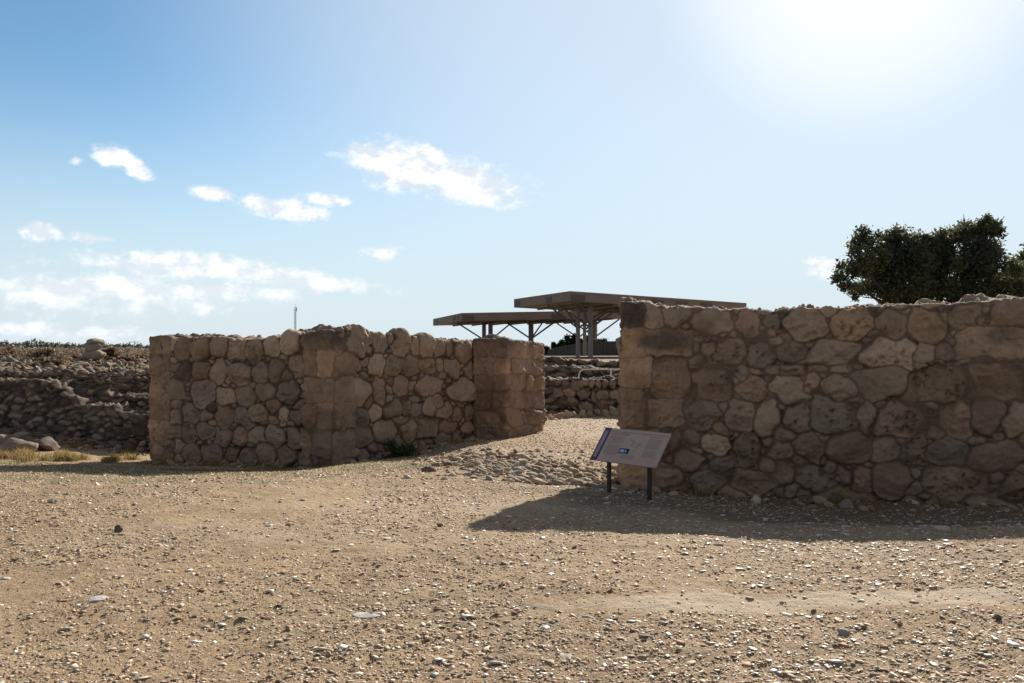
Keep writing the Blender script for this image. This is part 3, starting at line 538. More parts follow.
rubble_wall('low tumbled wall on top of the mound below the skyline', f0, f1, .7, tops(f0, f1, [(-60, 361), (40, 362), (110, 362), (170, 363)], .03), .4, .045, [.18, .12, .08], 24)
f0, f1 = (X(530, 26.0), 26.0), (X(665, 25.4), 25.4)
rubble_wall('rubble wall of big pale stones seen through the gateway', f0, f1, .8, tops(f0, f1, [(530, 379), (560, 378), (585, 378.5), (600, 377), (665, 377)], .03), -.8, .026, [.16, .1, .07, .05], 25,
    [(558, 393, 4, 5, K(t='l')), (569, 393, 7.5, 4, K(t='l')), (566, 385, 4, 5), (575, 386, 4, 6), (584, 395, 5, 4.5, K(t='r')), (572, 402, 5, 4.5, K(t='l')), (594, 397, 3, 6, K(t='l')), (602, 395, 7, 4, K(t='l')), (614, 394, 5, 3.5, K(t='l')), (591, 383, 3, 4, K(t='l')), (598, 384, 3, 4), (605, 384, 3, 4, K(t='l')), (587, 407, 6, 4.5), (603, 406, 9, 5.5, K(t='o', r=10)), (563, 403, 5, 5, K(t='d')), (612, 384, 3, 5)])
f0, f1 = (X(525, 29.2), 29.2), (X(660, 28.6), 28.6)
rubble_wall('middle tier of rubble behind the pale stone wall in the gateway', f0, f1, .7, tops(f0, f1, [(525, 366), (560, 366), (600, 368), (660, 368)], .03), .3, .035, [.15, .1, .07], 26, tints='gsgdsg')
f0, f1 = (X(525, 32.6), 32.6), (X(660, 32), 32)
rubble_wall('topmost tier of grey rubble under the shelter columns', f0, f1, .7, tops(f0, f1, [(525, 359), (550, 357), (572, 359), (600, 361), (660, 362)], .03), .5, .035, [.17, .11, .07], 27, tints='gsgdlg')

# ------------------------------------------------------------------ loose rock library
def ico(sub):
    import bmesh
    bm = bmesh.new(); bmesh.ops.create_icosphere(bm, subdivisions=sub, radius=1); v = np.array([x.co[:] for x in bm.verts]); f = np.array([[q.index for q in p.verts] for p in bm.faces]); bm.free()
    return v, f
def rock_shape(sub, seed, facets=7, amp=.25):
    r = np.random.default_rng(seed); v, f = ico(sub)
    for _ in range(facets):                                             # cut flat facets
        n = r.normal(size=3); n /= np.linalg.norm(n); d = r.uniform(.42, .80); k = v @ n; v = v - np.outer(np.maximum(0, k - d), n) * .9
    v = v * (1 + amp * vnoise(v, 1.3, seed))[:, None]
    if sub > 1: v = v * (1 + .07 * fbm(v, 4, 3, seed))[:, None]
    return v, f
def scatter(shapes, pos, size, flat, cols, rg, tilt=.35):
    """many rocks merged into one mesh; size (n,3)"""
    VV, FF, CC = [], [], []; base = 0; n = len(pos); which = rg.integers(0, len(shapes), n); yaw = rg.uniform(0, 6.28, n); tx, ty = rg.normal(0, tilt, n), rg.normal(0, tilt, n)
    for k, (v, f) in enumerate(shapes):
        ii = np.flatnonzero(which == k)
        if len(ii) == 0: continue
        q = v[None] * size[ii][:, None, :]
        c, s_ = np.cos(tx[ii])[:, None], np.sin(tx[ii])[:, None]; q = np.stack([q[..., 0], q[..., 1] * c - q[..., 2] * s_, q[..., 1] * s_ + q[..., 2] * c], -1)
        c, s_ = np.cos(ty[ii])[:, None], np.sin(ty[ii])[:, None]; q = np.stack([q[..., 0] * c + q[..., 2] * s_, q[..., 1], -q[..., 0] * s_ + q[..., 2] * c], -1)
        c, s_ = np.cos(yaw[ii])[:, None], np.sin(yaw[ii])[:, None]; q = np.stack([q[..., 0] * c - q[..., 1] * s_, q[..., 0] * s_ + q[..., 1] * c, q[..., 2]], -1)
        q += pos[ii][:, None, :]
        m = len(v); VV.append(q.reshape(-1, 3)); FF.append((f[None] + (np.arange(len(ii)) * m)[:, None, None] + base).reshape(-1, 3)); CC.append(np.repeat(cols[ii], m, 0)); base += m * len(ii)
    return np.concatenate(VV), np.concatenate(FF), np.concatenate(CC)
PAL = np.array([(.46, .39, .30), (.36, .28, .20), (.30, .22, .15), (.24, .18, .13), (.33, .20, .13), (.27, .24, .21), (.58, .52, .44), (.15, .11, .085)]) * np.array((1.0, .945, .875))
def palette(n, p, rg): return PAL[rg.choice(len(PAL), n, p=np.array(p) / sum(p))] * rg.uniform(.85, 1.15, (n, 1))

rg = np.random.default_rng(11)
LOW = [rock_shape(1, 100 + i, 6, .3) for i in range(14)]
MIDR = [rock_shape(2, 200 + i) for i in range(10)]
# gravel spread over the forecourt, denser near the viewer
n = 330000
Y = 3.3 + (17.5 - 3.3) * rg.uniform(0, 1, n) ** 1.6; x = rg.uniform(-.78, .78, n) * (Y + .6)
keep = ~((np.abs(x - 1.6) < 1.5) & (np.abs(Y - 5.28) < .2) & (rg.uniform(0, 1, n) < .88))
cl = fbm(np.c_[x, Y, 0 * x], .9, 3, 77); keep &= rg.uniform(-.9, .7, n) < 1.1 * cl + .5 * fbm(np.c_[x, Y, 0 * x], .33, 2, 78) + .3
x, Y = x[keep], Y[keep]
Y2 = rg.uniform(12.5, 25.5, 26000); x2 = rg.uniform(-.12, .16, 26000) * Y2 + rg.normal(0, .3, 26000); x, Y = np.r_[x, x2], np.r_[Y, Y2]; n = len(x)
sz = np.exp(rg.normal(np.log(.0053), .62, n)) * (.72 + .05 * Y); sz = np.clip(sz, .003, .034)
size = np.c_[sz * rg.uniform(.8, 1.5, n), sz * rg.uniform(.7, 1.1, n), sz * rg.uniform(.13, .32, n)]
pos = np.c_[x, Y, ground(x, Y) + size[:, 2] * .25 + .014 * fbm(np.c_[x, Y, 0 * x], 1.6, 3, 5) + .006 * fbm(np.c_[x, Y, 0 * x], 7, 3, 9) + .002]
v, f, c_ = scatter(LOW, pos, size, 1, palette(n, (5, 5, 3, 1.2, 1.5, 1.0, 2.4, .25), rg) * 1.12, rg, .22)
tag(link('gravel', mesh_np('gravel', v, f, c_), M_PEB, smooth=False), 'small tan and pale gravel stones strewn over the open ground', 'gravel', kind='stuff')
n = 7000; Y = 3.4 + 11 * rg.uniform(0, 1, n) ** 1.5; x = rg.uniform(-.75, .75, n) * (Y + .5); k = ~((np.abs(x - 1.6) < 1.5) & (np.abs(Y - 5.28) < .2) & (rg.uniform(0, 1, n) < .8)) & (rg.uniform(0, 1, n) < .35 + .5 * sstep((x / Y + .2) / .5)); x, Y = x[k], Y[k]; n = len(x)
sz = np.clip(np.exp(rg.normal(np.log(.0115), .45, n)) * (.7 + .05 * Y), .005, .035); size = np.c_[sz * rg.uniform(1, 1.7, n), sz * rg.uniform(.7, 1.1, n), sz * rg.uniform(.10, .22, n)]
v, f, c_ = scatter(LOW, np.c_[x, Y, ground(x, Y) + .006 + .014 * fbm(np.c_[x, Y, 0 * x], 1.6, 3, 5) + .006 * fbm(np.c_[x, Y, 0 * x], 7, 3, 9) + size[:, 2] * .4], size, 1, np.array((.62, .56, .49)) * rg.uniform(.8, 1.15, (n, 1)), rg, .08)
tag(link('limestone_flakes', mesh_np('limestone_flakes', v, f, c_), M_FLAKE, smooth=False), 'flat whitish limestone flakes glinting on the gravel', 'stone flakes', kind='stuff')
# rough cobbles of the gateway
n = 1900; u = rg.normal(0, 1, n); vv = rg.normal(0, 1, n)
x = .35 + .85 * u - .1 * vv; Y = 13.2 + 1.0 * vv - .25 * u
x, Y = np.clip(x, -1.6, 1.9), np.clip(Y, 11.6, 15.8)
sz = np.clip(np.exp(rg.normal(np.log(.036), .5, n)), .015, .11); size = np.c_[sz * rg.uniform(1, 1.6, n), sz * rg.uniform(.8, 1.1, n), sz * rg.uniform(.4, .7, n)]
v, f, c_ = scatter(MIDR, np.c_[x, Y, ground(x, Y) + size[:, 2] * .25], size, 1, palette(n, (3, 4, 3, 2, .6, 4, .8, .6), rg), rg, .3)
tag(link('cobbles', mesh_np('cobbles', v, f, c_), M_ROCK, smooth=False), 'rough worn cobbles bedded in the gateway between the walls', 'cobbles', kind='stuff')
# tumbled rubble on the slope beside the terraces and at the foot of walls
n = 24000; Y = 18.9 + 24 * rg.uniform(0, 1, n) ** 1.7; x = rg.uniform(-.69, -.40, n) * Y
sz = np.clip(np.exp(rg.normal(np.log(.062), .5, n)), .03, .22); size = np.c_[sz * rg.uniform(.9, 1.6, n), sz * rg.uniform(.8, 1.1, n), sz * rg.uniform(.3, .55, n)]
v, f, c_ = scatter(MIDR, np.c_[x, Y, ground(x, Y) + size[:, 2] * .4], size, 1, palette(n, (1, 3, 4, 4, 1, 4, .1, 2), rg) * .62, rg)
tag(link('tumbled_rubble', mesh_np('tumbled_rubble', v, f, c_), M_ROCK, smooth=False), 'tumbled rubble stones covering the slope left of the long wall', 'rubble', kind='stuff')
n = 520; a = rg.uniform(0, 1, n); lane = rg.integers(0, 4, n); j = np.abs(rg.normal(0, .35, n)) + .05
base = [(RW0, RW1, np.array((-_u[1], _u[0])) * -1), (A_, C_, nAC), (C_, D_, nCD), (np.array((X(0, 20), 20)), np.array((X(150, 18.4), 18.4)), np.array((.2, -1.)))]
xy = np.array([base[l][0] * (1 - q) + base[l][1] * q + base[l][2] * d for l, q, d in zip(lane, a, j)])
sz = np.clip(np.exp(rg.normal(np.log(.035), .5, n)), .012, .11); size = np.c_[sz * rg.uniform(.9, 1.5, n), sz * rg.uniform(.8, 1.1, n), sz * rg.uniform(.5, .8, n)]
v, f, c_ = scatter(MIDR, np.c_[xy, ground(xy[:, 0], xy[:, 1]) + size[:, 2] * .4], size, 1, palette(n, (2, 4, 3, 2, 1, 3, .3, 1), rg), rg)
tag(link('fallen_chips', mesh_np('fallen_chips', v, f, c_), M_ROCK, smooth=False), 'stone chips fallen along the feet of the walls', 'chips', kind='stuff')

def rock(name, px, py, hw, hh, Y, seed, colr, label, cat, group=None, deep=.8, sink=.25, sub=4):
    """single stone: pixel centre of its base line, half width / full height in pixels"""
    x = X(px, Y); a = hw / F * Y; h = hh / F * Y
    v, f = rock_shape(sub, seed, 9, .22); v = v * np.array((a, a * deep, h / (2 - sink * 2) * 1.0)); v[:, 2] += h / 2 * (1 - sink)
    col = np.tile(np.array(colr), (len(v), 1)) * (1 + .18 * fbm(v / a, 1.5, 3, seed))[:, None]
    o = link(name, mesh_np(name, v, f, col), M_ROCK); o.location = (x, Y, gz(x, Y)); o.rotation_euler.z = 0
    return tag(o, label, cat, group)
rock('boulder', 20, 453, 20, 15, 16.9, 307, (.24, .185, .14), 'low broad boulder catching light, beside the yellow grass tuft', 'boulder', 'boulders by the terrace wall', 1.0)
rock('boulder', 47, 449, 18, 13, 17.5, 305, (.155, .122, .098), 'darker boulder behind the yellow grass under the terrace wall', 'boulder', 'boulders by the terrace wall', 1.0)
rock('boulder', 2, 442, 13, 11, 18.0, 303, (.26, .21, .17), 'small boulder cut by the left edge of the picture', 'boulder', 'boulders by the terrace wall', 1.0)
def at_px(px, py):                                                      # point on the ground seen at a pixel
    lo = 3.0
    for k in range(3000):
        if Z(py, lo) < gz(X(px, lo), lo): return lo
        lo += .01
    return lo
for i, (px, py, hw, hh, cc, lb) in enumerate([
        (119, 532, 5, 7, (.13, .10, .085), 'small dark brown stone alone on the gravel'), (97, 601, 12, 3.5, (.50, .47, .44), 'flat pale grey stone lying in the left gravel'),
        (366, 616, 15, 3, (.55, .52, .48), 'long flat whitish stone flush in the gravel'), (567, 660, 9, 6, (.52, .47, .42), 'pale pointed stone near the bottom edge'),
        (845, 634, 10, 5, (.28, .24, .22), 'grey stone at the edge of the dusty track'), (941, 531, 10, 5, (.44, .36, .28), 'pale stone at the edge of the right wall shadow'),
        (52, 503, 5, 5, (.45, .37, .28), 'pale stone with a lit top on the left gravel'), (124, 612, 6, 4, (.38, .30, .22), 'tan stone near the flat pale grey stone'),
        (998, 620, 4, 5, (.15, .11, .09), 'dark lump beyond the right end of the dusty track'), (440, 526, 4, 3, (.30, .18, .12), 'small reddish stone in front of the gateway')]):
    Yp = at_px(px, py); rock('loose_stone', px, py, hw, hh, Yp, 320 + i, cc, lb, 'stone', 'larger loose stones on the gravel', .8, .25, 3)
# edging stones along the foot of the gateway wall
for i in range(9):
    k = i / 8; px = 550 + 64 * k; py = 425 - 13 * k; Y = 23.2 + 2.0 * k
    rock('edging_stone', px, py, 5.2 + random.uniform(-.8, 1.2), 8 + random.uniform(-1.5, 2), Y, 350 + i, PAL[[0, 4, 1, 5, 1, 2, 5, 1, 1][i]], 'rounded edging stone in the low row beside the gateway path', 'edging stone', 'edging stones of the gateway path', .9, .2, 3)
# stub of stacked stone on the mound
o = empty('stone_stub', (X(94.5, 29.5), 29.5, gz(X(94.5, 29.5), 29.5)), 'squat stub of stacked stones standing up on the mound skyline', 'stone stub')
for i, (dz_, sx, sz_) in enumerate([(.14, .38, .27), (.42, .35, .24), (.60, .38, .2)]):
    v, f = rock_shape(3, 371 + i, 9, .18); v = v * np.array((sx, .35, sz_)); me = mesh_np('stub_stone', v, f, np.tile(np.array((.26, .20, .155)), (len(v), 1))); q = link('stub_stone', me, M_ROCK, o); q.location = (random.uniform(-.03, .03), 0, dz_ + max(0, Z(357, 29.5) - o.location.z) - .1)

# ------------------------------------------------------------------ information board
M_PANEL = mat_plain('board_print', (.41, .312, .27), .6, .18, 5, bump=.03, spec=.3); M_PURP = mat_plain('board_purple', (.085, .057, .108), .5, .05, bump=0); M_LILAC = mat_plain('board_lilac', (.30, .23, .31), .5, .1, bump=0)
M_TXT = mat_plain('board_text', (.325, .252, .222), .6, .05, bump=0); M_DKT = mat_plain('board_heading', (.23, .175, .16), .6, .05, bump=0); M_NAVY = mat_plain('board_navy', (.02, .03, .085), .5, .05, bump=0); M_PALE = mat_plain('board_pale_blue', (.35, .42, .55), .5, .05, bump=0); M_GRN = mat_plain('board_green', (.08, .2, .14), .5, .05, bump=0)
M_POST = mat_plain('rusted_post', (.045, .036, .031), .75, .3, 8, bump=.2)
yaw, tlt = .8363, .899; bc = Vector((1.448, 10.44, .432)); bu = Vector((math.cos(yaw), -math.sin(yaw), 0)); bb = Vector((math.sin(yaw), math.cos(yaw), 0)); bv = bb * math.cos(tlt) + Vector((0, 0, math.sin(tlt))); bn = bu.cross(bv)
if bn.z < 0: bn = -bn
BW, BH = 1.035, .487
bo = empty('information_board', (bc.x, bc.y, gz(bc.x, bc.y)), 'slanted information board with purple edge stripe in front of the right wall', 'information board')
m = MB(); m.frame_box(bc, bu, bv, bn, BW / 2, BH / 2, .011); panel = m.build('panel', M_PANEL, bo, .003)
def decal(name, rects, mat, lift=.0125):
    m = MB()
    for u0, v0, u1, v1 in rects:                                        # fractions of the panel, v up
        c = bc + bu * ((u0 + u1) / 2 - .5) * BW + bv * ((v0 + v1) / 2 - .5) * BH + bn * lift
        m.frame_box(c, bu, bv, bn, (u1 - u0) / 2 * BW, (v1 - v0) / 2 * BH, .001)
    return m.build(name, mat, panel)
decal('edge_stripe', [(.0, 0, .105, 1)], M_PURP); decal('stripe_band', [(.025, .10, .075, .90)], M_LILAC, .0145)
decal('heading_rule', [(.14, .895, .99, .91), (.14, .83, .42, .85), (.72, .83, .93, .845)], M_DKT)
txt = []
for (u0, u1, v0, v1) in [(.15, .38, .56, .78), (.15, .38, .22, .50), (.73, .95, .50, .78), (.73, .95, .24, .44), (.44, .66, .16, .24)]:
    vv_ = v1
    while vv_ > v0: txt.append((u0, vv_ - .018, u1 - random.uniform(0, .05), vv_)); vv_ -= .034
decal('text_block', txt, M_TXT)
for q_ in [(.47, .66, .53, .70), (.51, .60, .55, .67), (.50, .50, .54, .58), (.60, .47, .63, .60), (.62, .56, .65, .63), (.58, .36, .61, .40)]: decal('sketch_mark', [q_], M_TXT)
lg = decal('logo_patch', [(.375, .28, .525, .43)], M_NAVY); decal('logo_mark', [(.39, .31, .455, .40), (.465, .33, .49, .375)], M_PALE, .0145); decal('logo_band', [(.43, .285, .51, .305)], M_GRN, .0145)
for u_ in (.18, .80):
    b_ = bc + bu * (u_ - .5) * BW - bv * BH * .10 - bn * .03; m = MB(); gzz = gz(b_.x, b_.y)
    m.frame_box((b_.x, b_.y, (gzz - .15 + b_.z) / 2), (math.cos(yaw), -math.sin(yaw), 0), (math.sin(yaw), math.cos(yaw), 0), (0, 0, 1), .024, .018, (b_.z - gzz + .15) / 2); m.build('post', M_POST, bo, .004)
    m = MB(); m.frame_box(bc + bu * (u_ - .5) * BW - bn * .020, bu, bv, bn, .02, BH * .42, .008); m.build('bracket', M_POST, bo, .002)

# ------------------------------------------------------------------ roof shelters over the dig
M_FASC = mat_plain('weathered_fascia', (.25, .172, .135), .75, .3, .8, bump=.05); M_SOFF = mat_plain('soffit_board', (.44, .34, .24), .8, .12, .6, bump=.05); M_COLM = mat_plain('grey_steel_column', (.27, .24, .22), .6, .12, 2, bump=.03); M_BRACE = mat_plain('brace_steel', (.17, .145, .13), .6, .12, 2, bump=.03); M_PNL = mat_plain('fascia_panel', (.135, .10, .092), .75, .3, 1.2, bump=.05)
def shelter(label, N_, R_, L_, fh, cols, soff_drop=.12):
    N_, R_, L_ = Vector(N_), Vector(R_), Vector(L_); F_ = R_ + L_ - N_
    o = empty('roof_shelter', ((N_.x + F_.x) / 2, (N_.y + F_.y) / 2, 1.2), label, 'shelter roof', 'shelter roofs over the ruins'); dn = Vector((0, 0, -1))
    ins = lambda P, k: P + ((N_ + F_) / 2 - P).normalized() * k
    q = [N_, R_, F_, L_]
    m = MB(); m.prism([ins(p, .22) + dn * fh * .97 for p in q], [ins(p, .22) + dn * fh * .86 for p in q]); m.build('soffit', M_SOFF, o)
    for k in range(1, 8):
        a_, b_ = N_.lerp(R_, k / 8), L_.lerp(F_, k / 8); d_ = (R_ - N_).normalized() * .07; i_ = (b_ - a_).normalized() * .6; m = MB()
        m.prism([a_ + i_ - d_ + dn * fh * .99, a_ + i_ + d_ + dn * fh * .99, b_ - i_ + d_ + dn * fh * .99, b_ - i_ - d_ + dn * fh * .99], [a_ + i_ - d_ + dn * (fh * .97 + .004), a_ + i_ + d_ + dn * (fh * .97 + .004), b_ - i_ + d_ + dn * (fh * .97 + .004), b_ - i_ - d_ + dn * (fh * .97 + .004)]) if 0 else m.prism([a_ + i_ - d_ + dn * (fh * .97 + .16), a_ + i_ + d_ + dn * (fh * .97 + .16), b_ - i_ + d_ + dn * (fh * .97 + .16), b_ - i_ - d_ + dn * (fh * .97 + .16)], [a_ + i_ - d_ + dn * (fh * .97 + .003), a_ + i_ + d_ + dn * (fh * .97 + .003), b_ - i_ + d_ + dn * (fh * .97 + .003), b_ - i_ - d_ + dn * (fh * .97 + .003)])
        m.build('joist', M_BRACE, o)
    m = MB(); m.prism([p + dn * .10 for p in q], q); m.build('roof', M_FASC, o)
    for a, b in ((0, 1), (1, 2), (2, 3), (3, 0)):
        P0, P1 = q[a], q[b]; inw = ((N_ + F_) / 2 - (P0 + P1) / 2); d = (P1 - P0).normalized(); inw = (inw - d * inw.dot(d)).normalized() * .14
        e0, e1 = P0 + d * (.0 if a % 2 == 0 else .142), P1 - d * (.0 if a % 2 == 0 else .142)
        m = MB(); m.prism([e0 + dn * fh, e1 + dn * fh, e1 + dn * fh + inw, e0 + dn * fh + inw], [e0 + dn * .103, e1 + dn * .103, e1 + dn * .103 + inw, e0 + dn * .103 + inw]); fs = m.build('fascia', M_FASC, o)
        n_ = max(3, int((P1 - P0).length / 1.9))
        for i in range(n_):                                             # overlapping cladding panels, some darker
            if random.random() < .45: continue
            m = MB(); a0 = e0.lerp(e1, (i + .04) / n_); a1 = e0.lerp(e1, (i + .55) / n_); ow = -inw.normalized() * .02
            m.prism([a0 + dn * fh * .95 + ow, a1 + dn * fh * .95 + ow, a1 + dn * fh * .95 + inw * .1, a0 + dn * fh * .95 + inw * .1], [a0 + dn * .2 + ow, a1 + dn * .2 + ow, a1 + dn * .2 + inw * .1, a0 + dn * .2 + inw * .1]); m.build('cladding_panel', M_PNL, fs)
    zr = lambda x, y: N_.z + ((Vector((x, y, 0)) - Vector((N_.x, N_.y, 0))).dot((R_ - N_).xy.to_3d().normalized())) / (R_ - N_).xy.length * (R_.z - N_.z) - fh * .97
    for (x, y, r, br) in cols:
        zt = zr(x, y); g0 = gz(x, y) - .3; m = MB(); m.bar((x, y, g0), (x, y, zt), r, 12); m.build('column', M_COLM, o, smooth=False)
        for ang in br:
            dx_, dy_ = math.cos(math.radians(ang)), math.sin(math.radians(ang)); m = MB()
            x2, y2 = x + dx_ * 2.6, y + dy_ * 2.6; m.bar((x + dx_ * r * .8, y + dy_ * r * .8, zt - 1.6), (x2, y2, zr(x2, y2) + .02), .075, 6); m.build('brace', M_BRACE, o)
    return o
shelter('nearer and higher flat shelter roof on thick grey columns behind the right wall', (4.09, 60, 5.67), (18.1, 65.6, 5.12), (.16, 69.8, 5.67), .70, [(X(578, 66), 66, .17, (20, 200, 110)), (X(590.5, 64), 64, .19, (20, 160, 250)), (X(584.5, 70), 70, .14, (40,)), (12.5, 66.5, .2, (20, 200)), (11, 71, .2, (20, 200))])
shelter('farther and lower flat shelter roof showing above the long wall', (-4.46, 75, 4.74), (11.5, 79, 5.2), (-8.4, 90.5, 4.74), .72, [(X(484, 84), 84, .2, (185,)), (X(490.5, 82), 82, .22, (330,)), (X(531, 83.5), 83.5, .25, (15, 165, 350, 60)), (8.2, 84, .22, (15, 195)), (7, 90, .22, (15, 195))])

# boundary wall behind the columns
M_DARK = mat_plain('dark_sheet_wall', (.13, .125, .13), .8, .15, 1, bump=.05)
YB = 73.0; o = empty('boundary_wall', (X(596, YB), YB, .9), 'dark grey panelled boundary wall behind the shelter columns', 'wall')
m = MB(); q = [(X(548, YB), Z(350, YB)), (X(560, YB), Z(346.5, YB)), (X(590, YB), Z(341.5, YB)), (X(660, YB), Z(340.5, YB))]
for (xa, za), (xb, zb) in zip(q[:-1], q[1:]): m.prism([(xa, YB, .3), (xb, YB, .3), (xb, YB + .2, .3), (xa, YB + .2, .3)], [(xa, YB, za), (xb, YB, zb), (xb, YB + .2, zb), (xa, YB + .2, za)])
m.build('wall_sheet', M_DARK, o)
for k in range(7):
    xx = X(553 + k * 13, YB); m = MB(); zt_ = float(np.interp(xx, [a_ for a_, _ in q], [c_ for _, c_ in q])); m.frame_box((xx, YB - .06, (zt_ + .5) / 2), (1, 0, 0), (0, 1, 0), (0, 0, 1), .07, .05, (zt_ - .5) / 2 + .04); m.build('post', M_BRACE, o)
# pale hand rail on the wall top
M_RAIL = mat_plain('cream_painted_rail', (.72, .68, .55), .4, .1, 6, bump=0)
rl = empty('handrail', (X(600, 27.2), 27.2, gz(X(600, 27.2), 27.2)), 'cream painted bent handrail on the rubble wall in the gateway', 'handrail')
m = MB(); pz = [(578.5, 380), (579, 374), (580.5, 371), (583.5, 369.5), (600, 369.3), (640, 369.0)]
for a, b in zip(pz[:-1], pz[1:]): m.bar((X(a[0] + 30 * 0, 27.2), 27.2, Z(a[1], 27.2)), (X(b[0], 27.2), 27.2, Z(b[1], 27.2)), .024, 8)
m.build('rail', M_RAIL, rl); m = MB(); m.bar((X(611, 27.2), 27.2, .4), (X(611, 27.2), 27.2, Z(369.3, 27.2)), .028, 8); m.build('post', M_RAIL, rl)

# ------------------------------------------------------------------ foliage
def leaves(clumps, n, size, colA, colB, rg, shell=.55, squash=1.0):
    """many small leaf sprays; clumps (x,y,z,r)"""
    C = np.array(clumps, float); wgt = C[:, 3] ** 2; k = rg.choice(len(C), n, p=wgt / wgt.sum())
    d = rg.normal(size=(n, 3)); d /= np.linalg.norm(d, axis=1, keepdims=True); rr = C[k, 3] * (shell + (1 - shell) * rg.uniform(0, 1, n) ** .6) * (1 + .38 * rg.normal(size=n))
    d[:, 2] *= squash; P = C[k, :3] + d * rr[:, None]
    P += .12 * C[k, 3:4] * np.c_[vnoise(P, 1.1, 1), vnoise(P, 1.1, 2), vnoise(P, 1.1, 3)] * 2
    s_ = size * rg.uniform(.6, 1.4, n); a = rg.normal(size=(n, 3)); a /= np.linalg.norm(a, axis=1, keepdims=True); b = np.cross(a, rg.normal(size=(n, 3))); b /= np.linalg.norm(b, axis=1, keepdims=True)
    a *= s_[:, None]; b *= (s_ * .55)[:, None]
    v = np.stack([P - a, P + b * .9 + a * .1, P + a, P - b], 1).reshape(-1, 3); f = np.arange(4 * n).reshape(n, 4)
    tcl = rg.uniform(0, 1, len(C)); mixv = np.clip(.55 * tcl[k] + .45 * rg.uniform(0, 1, n), 0, 1)[:, None]
    col = np.array(colA) * (1 - mixv) + np.array(colB) * mixv
    return v, f, np.repeat(col, 4, 0)
def tree(label, base, trunk_r, crown, n, size, colA, colB, seed, name='broadleaf_tree', group=None, sub=7):
    rg = np.random.default_rng(seed); o = empty(name, base, label, 'tree', group); b = np.array(base, float)
    cl = []
    for (x, y, z, r) in crown:
        for q in range(sub):
            d = rg.normal(size=3); d /= np.linalg.norm(d); d *= r * rg.uniform(.2, .95); cl.append((x + d[0], y + d[1], z + d[2] * .85, r * rg.uniform(.17, .40)))
    v, f, c = leaves(cl, n, size, colA, colB, rg)
    link('crown', mesh_np('crown', v - b, f, c), M_LEAF, o, smooth=False)
    m = MB(); fork = b + np.array((0, 0, (min(z - r for _, _, z, r in crown) - b[2]) * .6 + .6)); m.bar(b - np.array((0, 0, .3)), fork, trunk_r * 1.25, 10, trunk_r * .85); m.build('trunk', M_BARK, o, smooth=True)
    for (x, y, z, r) in crown:
        m = MB(); e = np.array((x, y, z)); md = (fork + e) / 2 + rg.normal(0, .12 * r, 3); m.bar(fork, md, trunk_r * .34, 7, trunk_r * .22); m.bar(md, e, trunk_r * .22, 7, trunk_r * .07)
        for q in range(3):
            m.bar(e * .6 + md * .4, e + rg.normal(0, .5 * r, 3), trunk_r * .08, 5, .012)
        m.build('limb', M_BARK, o, smooth=True)
    return o
YT = 34.0
cr = lambda px, py, rpx, dy=0: (X(px, YT + dy), YT + dy, Z(py, YT + dy), rpx / F * YT)
tree('big dark broad-crowned tree rising behind the right wall', (X(935, YT), YT, gz(X(935, YT), YT)), .34,
     [cr(876, 246, 24), cr(890, 240, 18, 1), cr(900, 252, 24, 1), cr(858, 264, 22, -1), cr(880, 270, 28), cr(905, 272, 30), cr(846, 280, 13, -1), cr(862, 288, 16, 1), cr(885, 290, 24), cr(925, 256, 22), cr(916, 247, 17), cr(928, 243, 13), cr(940, 246, 20, 1), cr(955, 236, 20), cr(970, 232, 20, 1), cr(984, 224, 15), cr(994, 230, 12, -1), cr(945, 275, 36), cr(978, 260, 30), cr(1000, 266, 22, -1), cr(1010, 284, 22), cr(920, 296, 38), cr(970, 300, 40), cr(1000, 300, 28)],
     64000, .07, (.045, .052, .034), (.14, .145, .07), 41, sub=13)
tree('lighter green tree cut by the right picture edge', (X(1045, 36), 36, gz(X(1045, 36), 36)), .22,
     [(X(1022, 36), 36, Z(275, 36), 1.0), (X(1040, 36), 36, Z(262, 36), 1.1), (X(1060, 36), 36, Z(270, 36), 1.2), (X(1035, 36), 36, Z(292, 36), 1.1)], 9000, .085, (.045, .06, .02), (.10, .115, .035), 42)
YG = 82.0; g_ = lambda px, py, r: (X(px, YG), YG, Z(py, YG), r)
tree('round olive green tree showing behind the dark boundary wall', (X(578, YG), YG, gz(X(578, YG), YG)), .2, [g_(553, 349, .8), g_(563, 345, .9), g_(575, 342, .9), (X(588, YG), YG, Z(344, YG), .9), g_(600, 343, .8), g_(583, 350, 1.1), g_(545, 353, .8), g_(607, 348, .8)], 14000, .11, (.06, .075, .035), (.13, .145, .06), 43)
# far tree line on the left skyline
rg = np.random.default_rng(51); cl = []
for px in np.arange(-90, 150, 2.6):
    Yd = 420 + rg.normal(0, 15); hgt = (np.interp(px, [-90, 0, 20, 34, 44, 60, 92, 150], [3.5, 3.2, 2.8, 4.6, 3.8, 2.6, 2.3, 1.2]) + rg.normal(0, .4)); cl += [(X(px, Yd), Yd, 1.2 + hgt * .4, 1.3), (X(px, Yd) + rg.normal(0, .5), Yd, 1.2 + hgt * .8, .9)]
v, f, c = leaves(cl, 9000, .45, (.06, .075, .06), (.10, .115, .08), rg, .3)
tag(link('far_treeline', mesh_np('far_treeline', v, f, c), M_LEAF, smooth=False), 'far hazy line of trees on the left skyline', 'trees', kind='stuff')
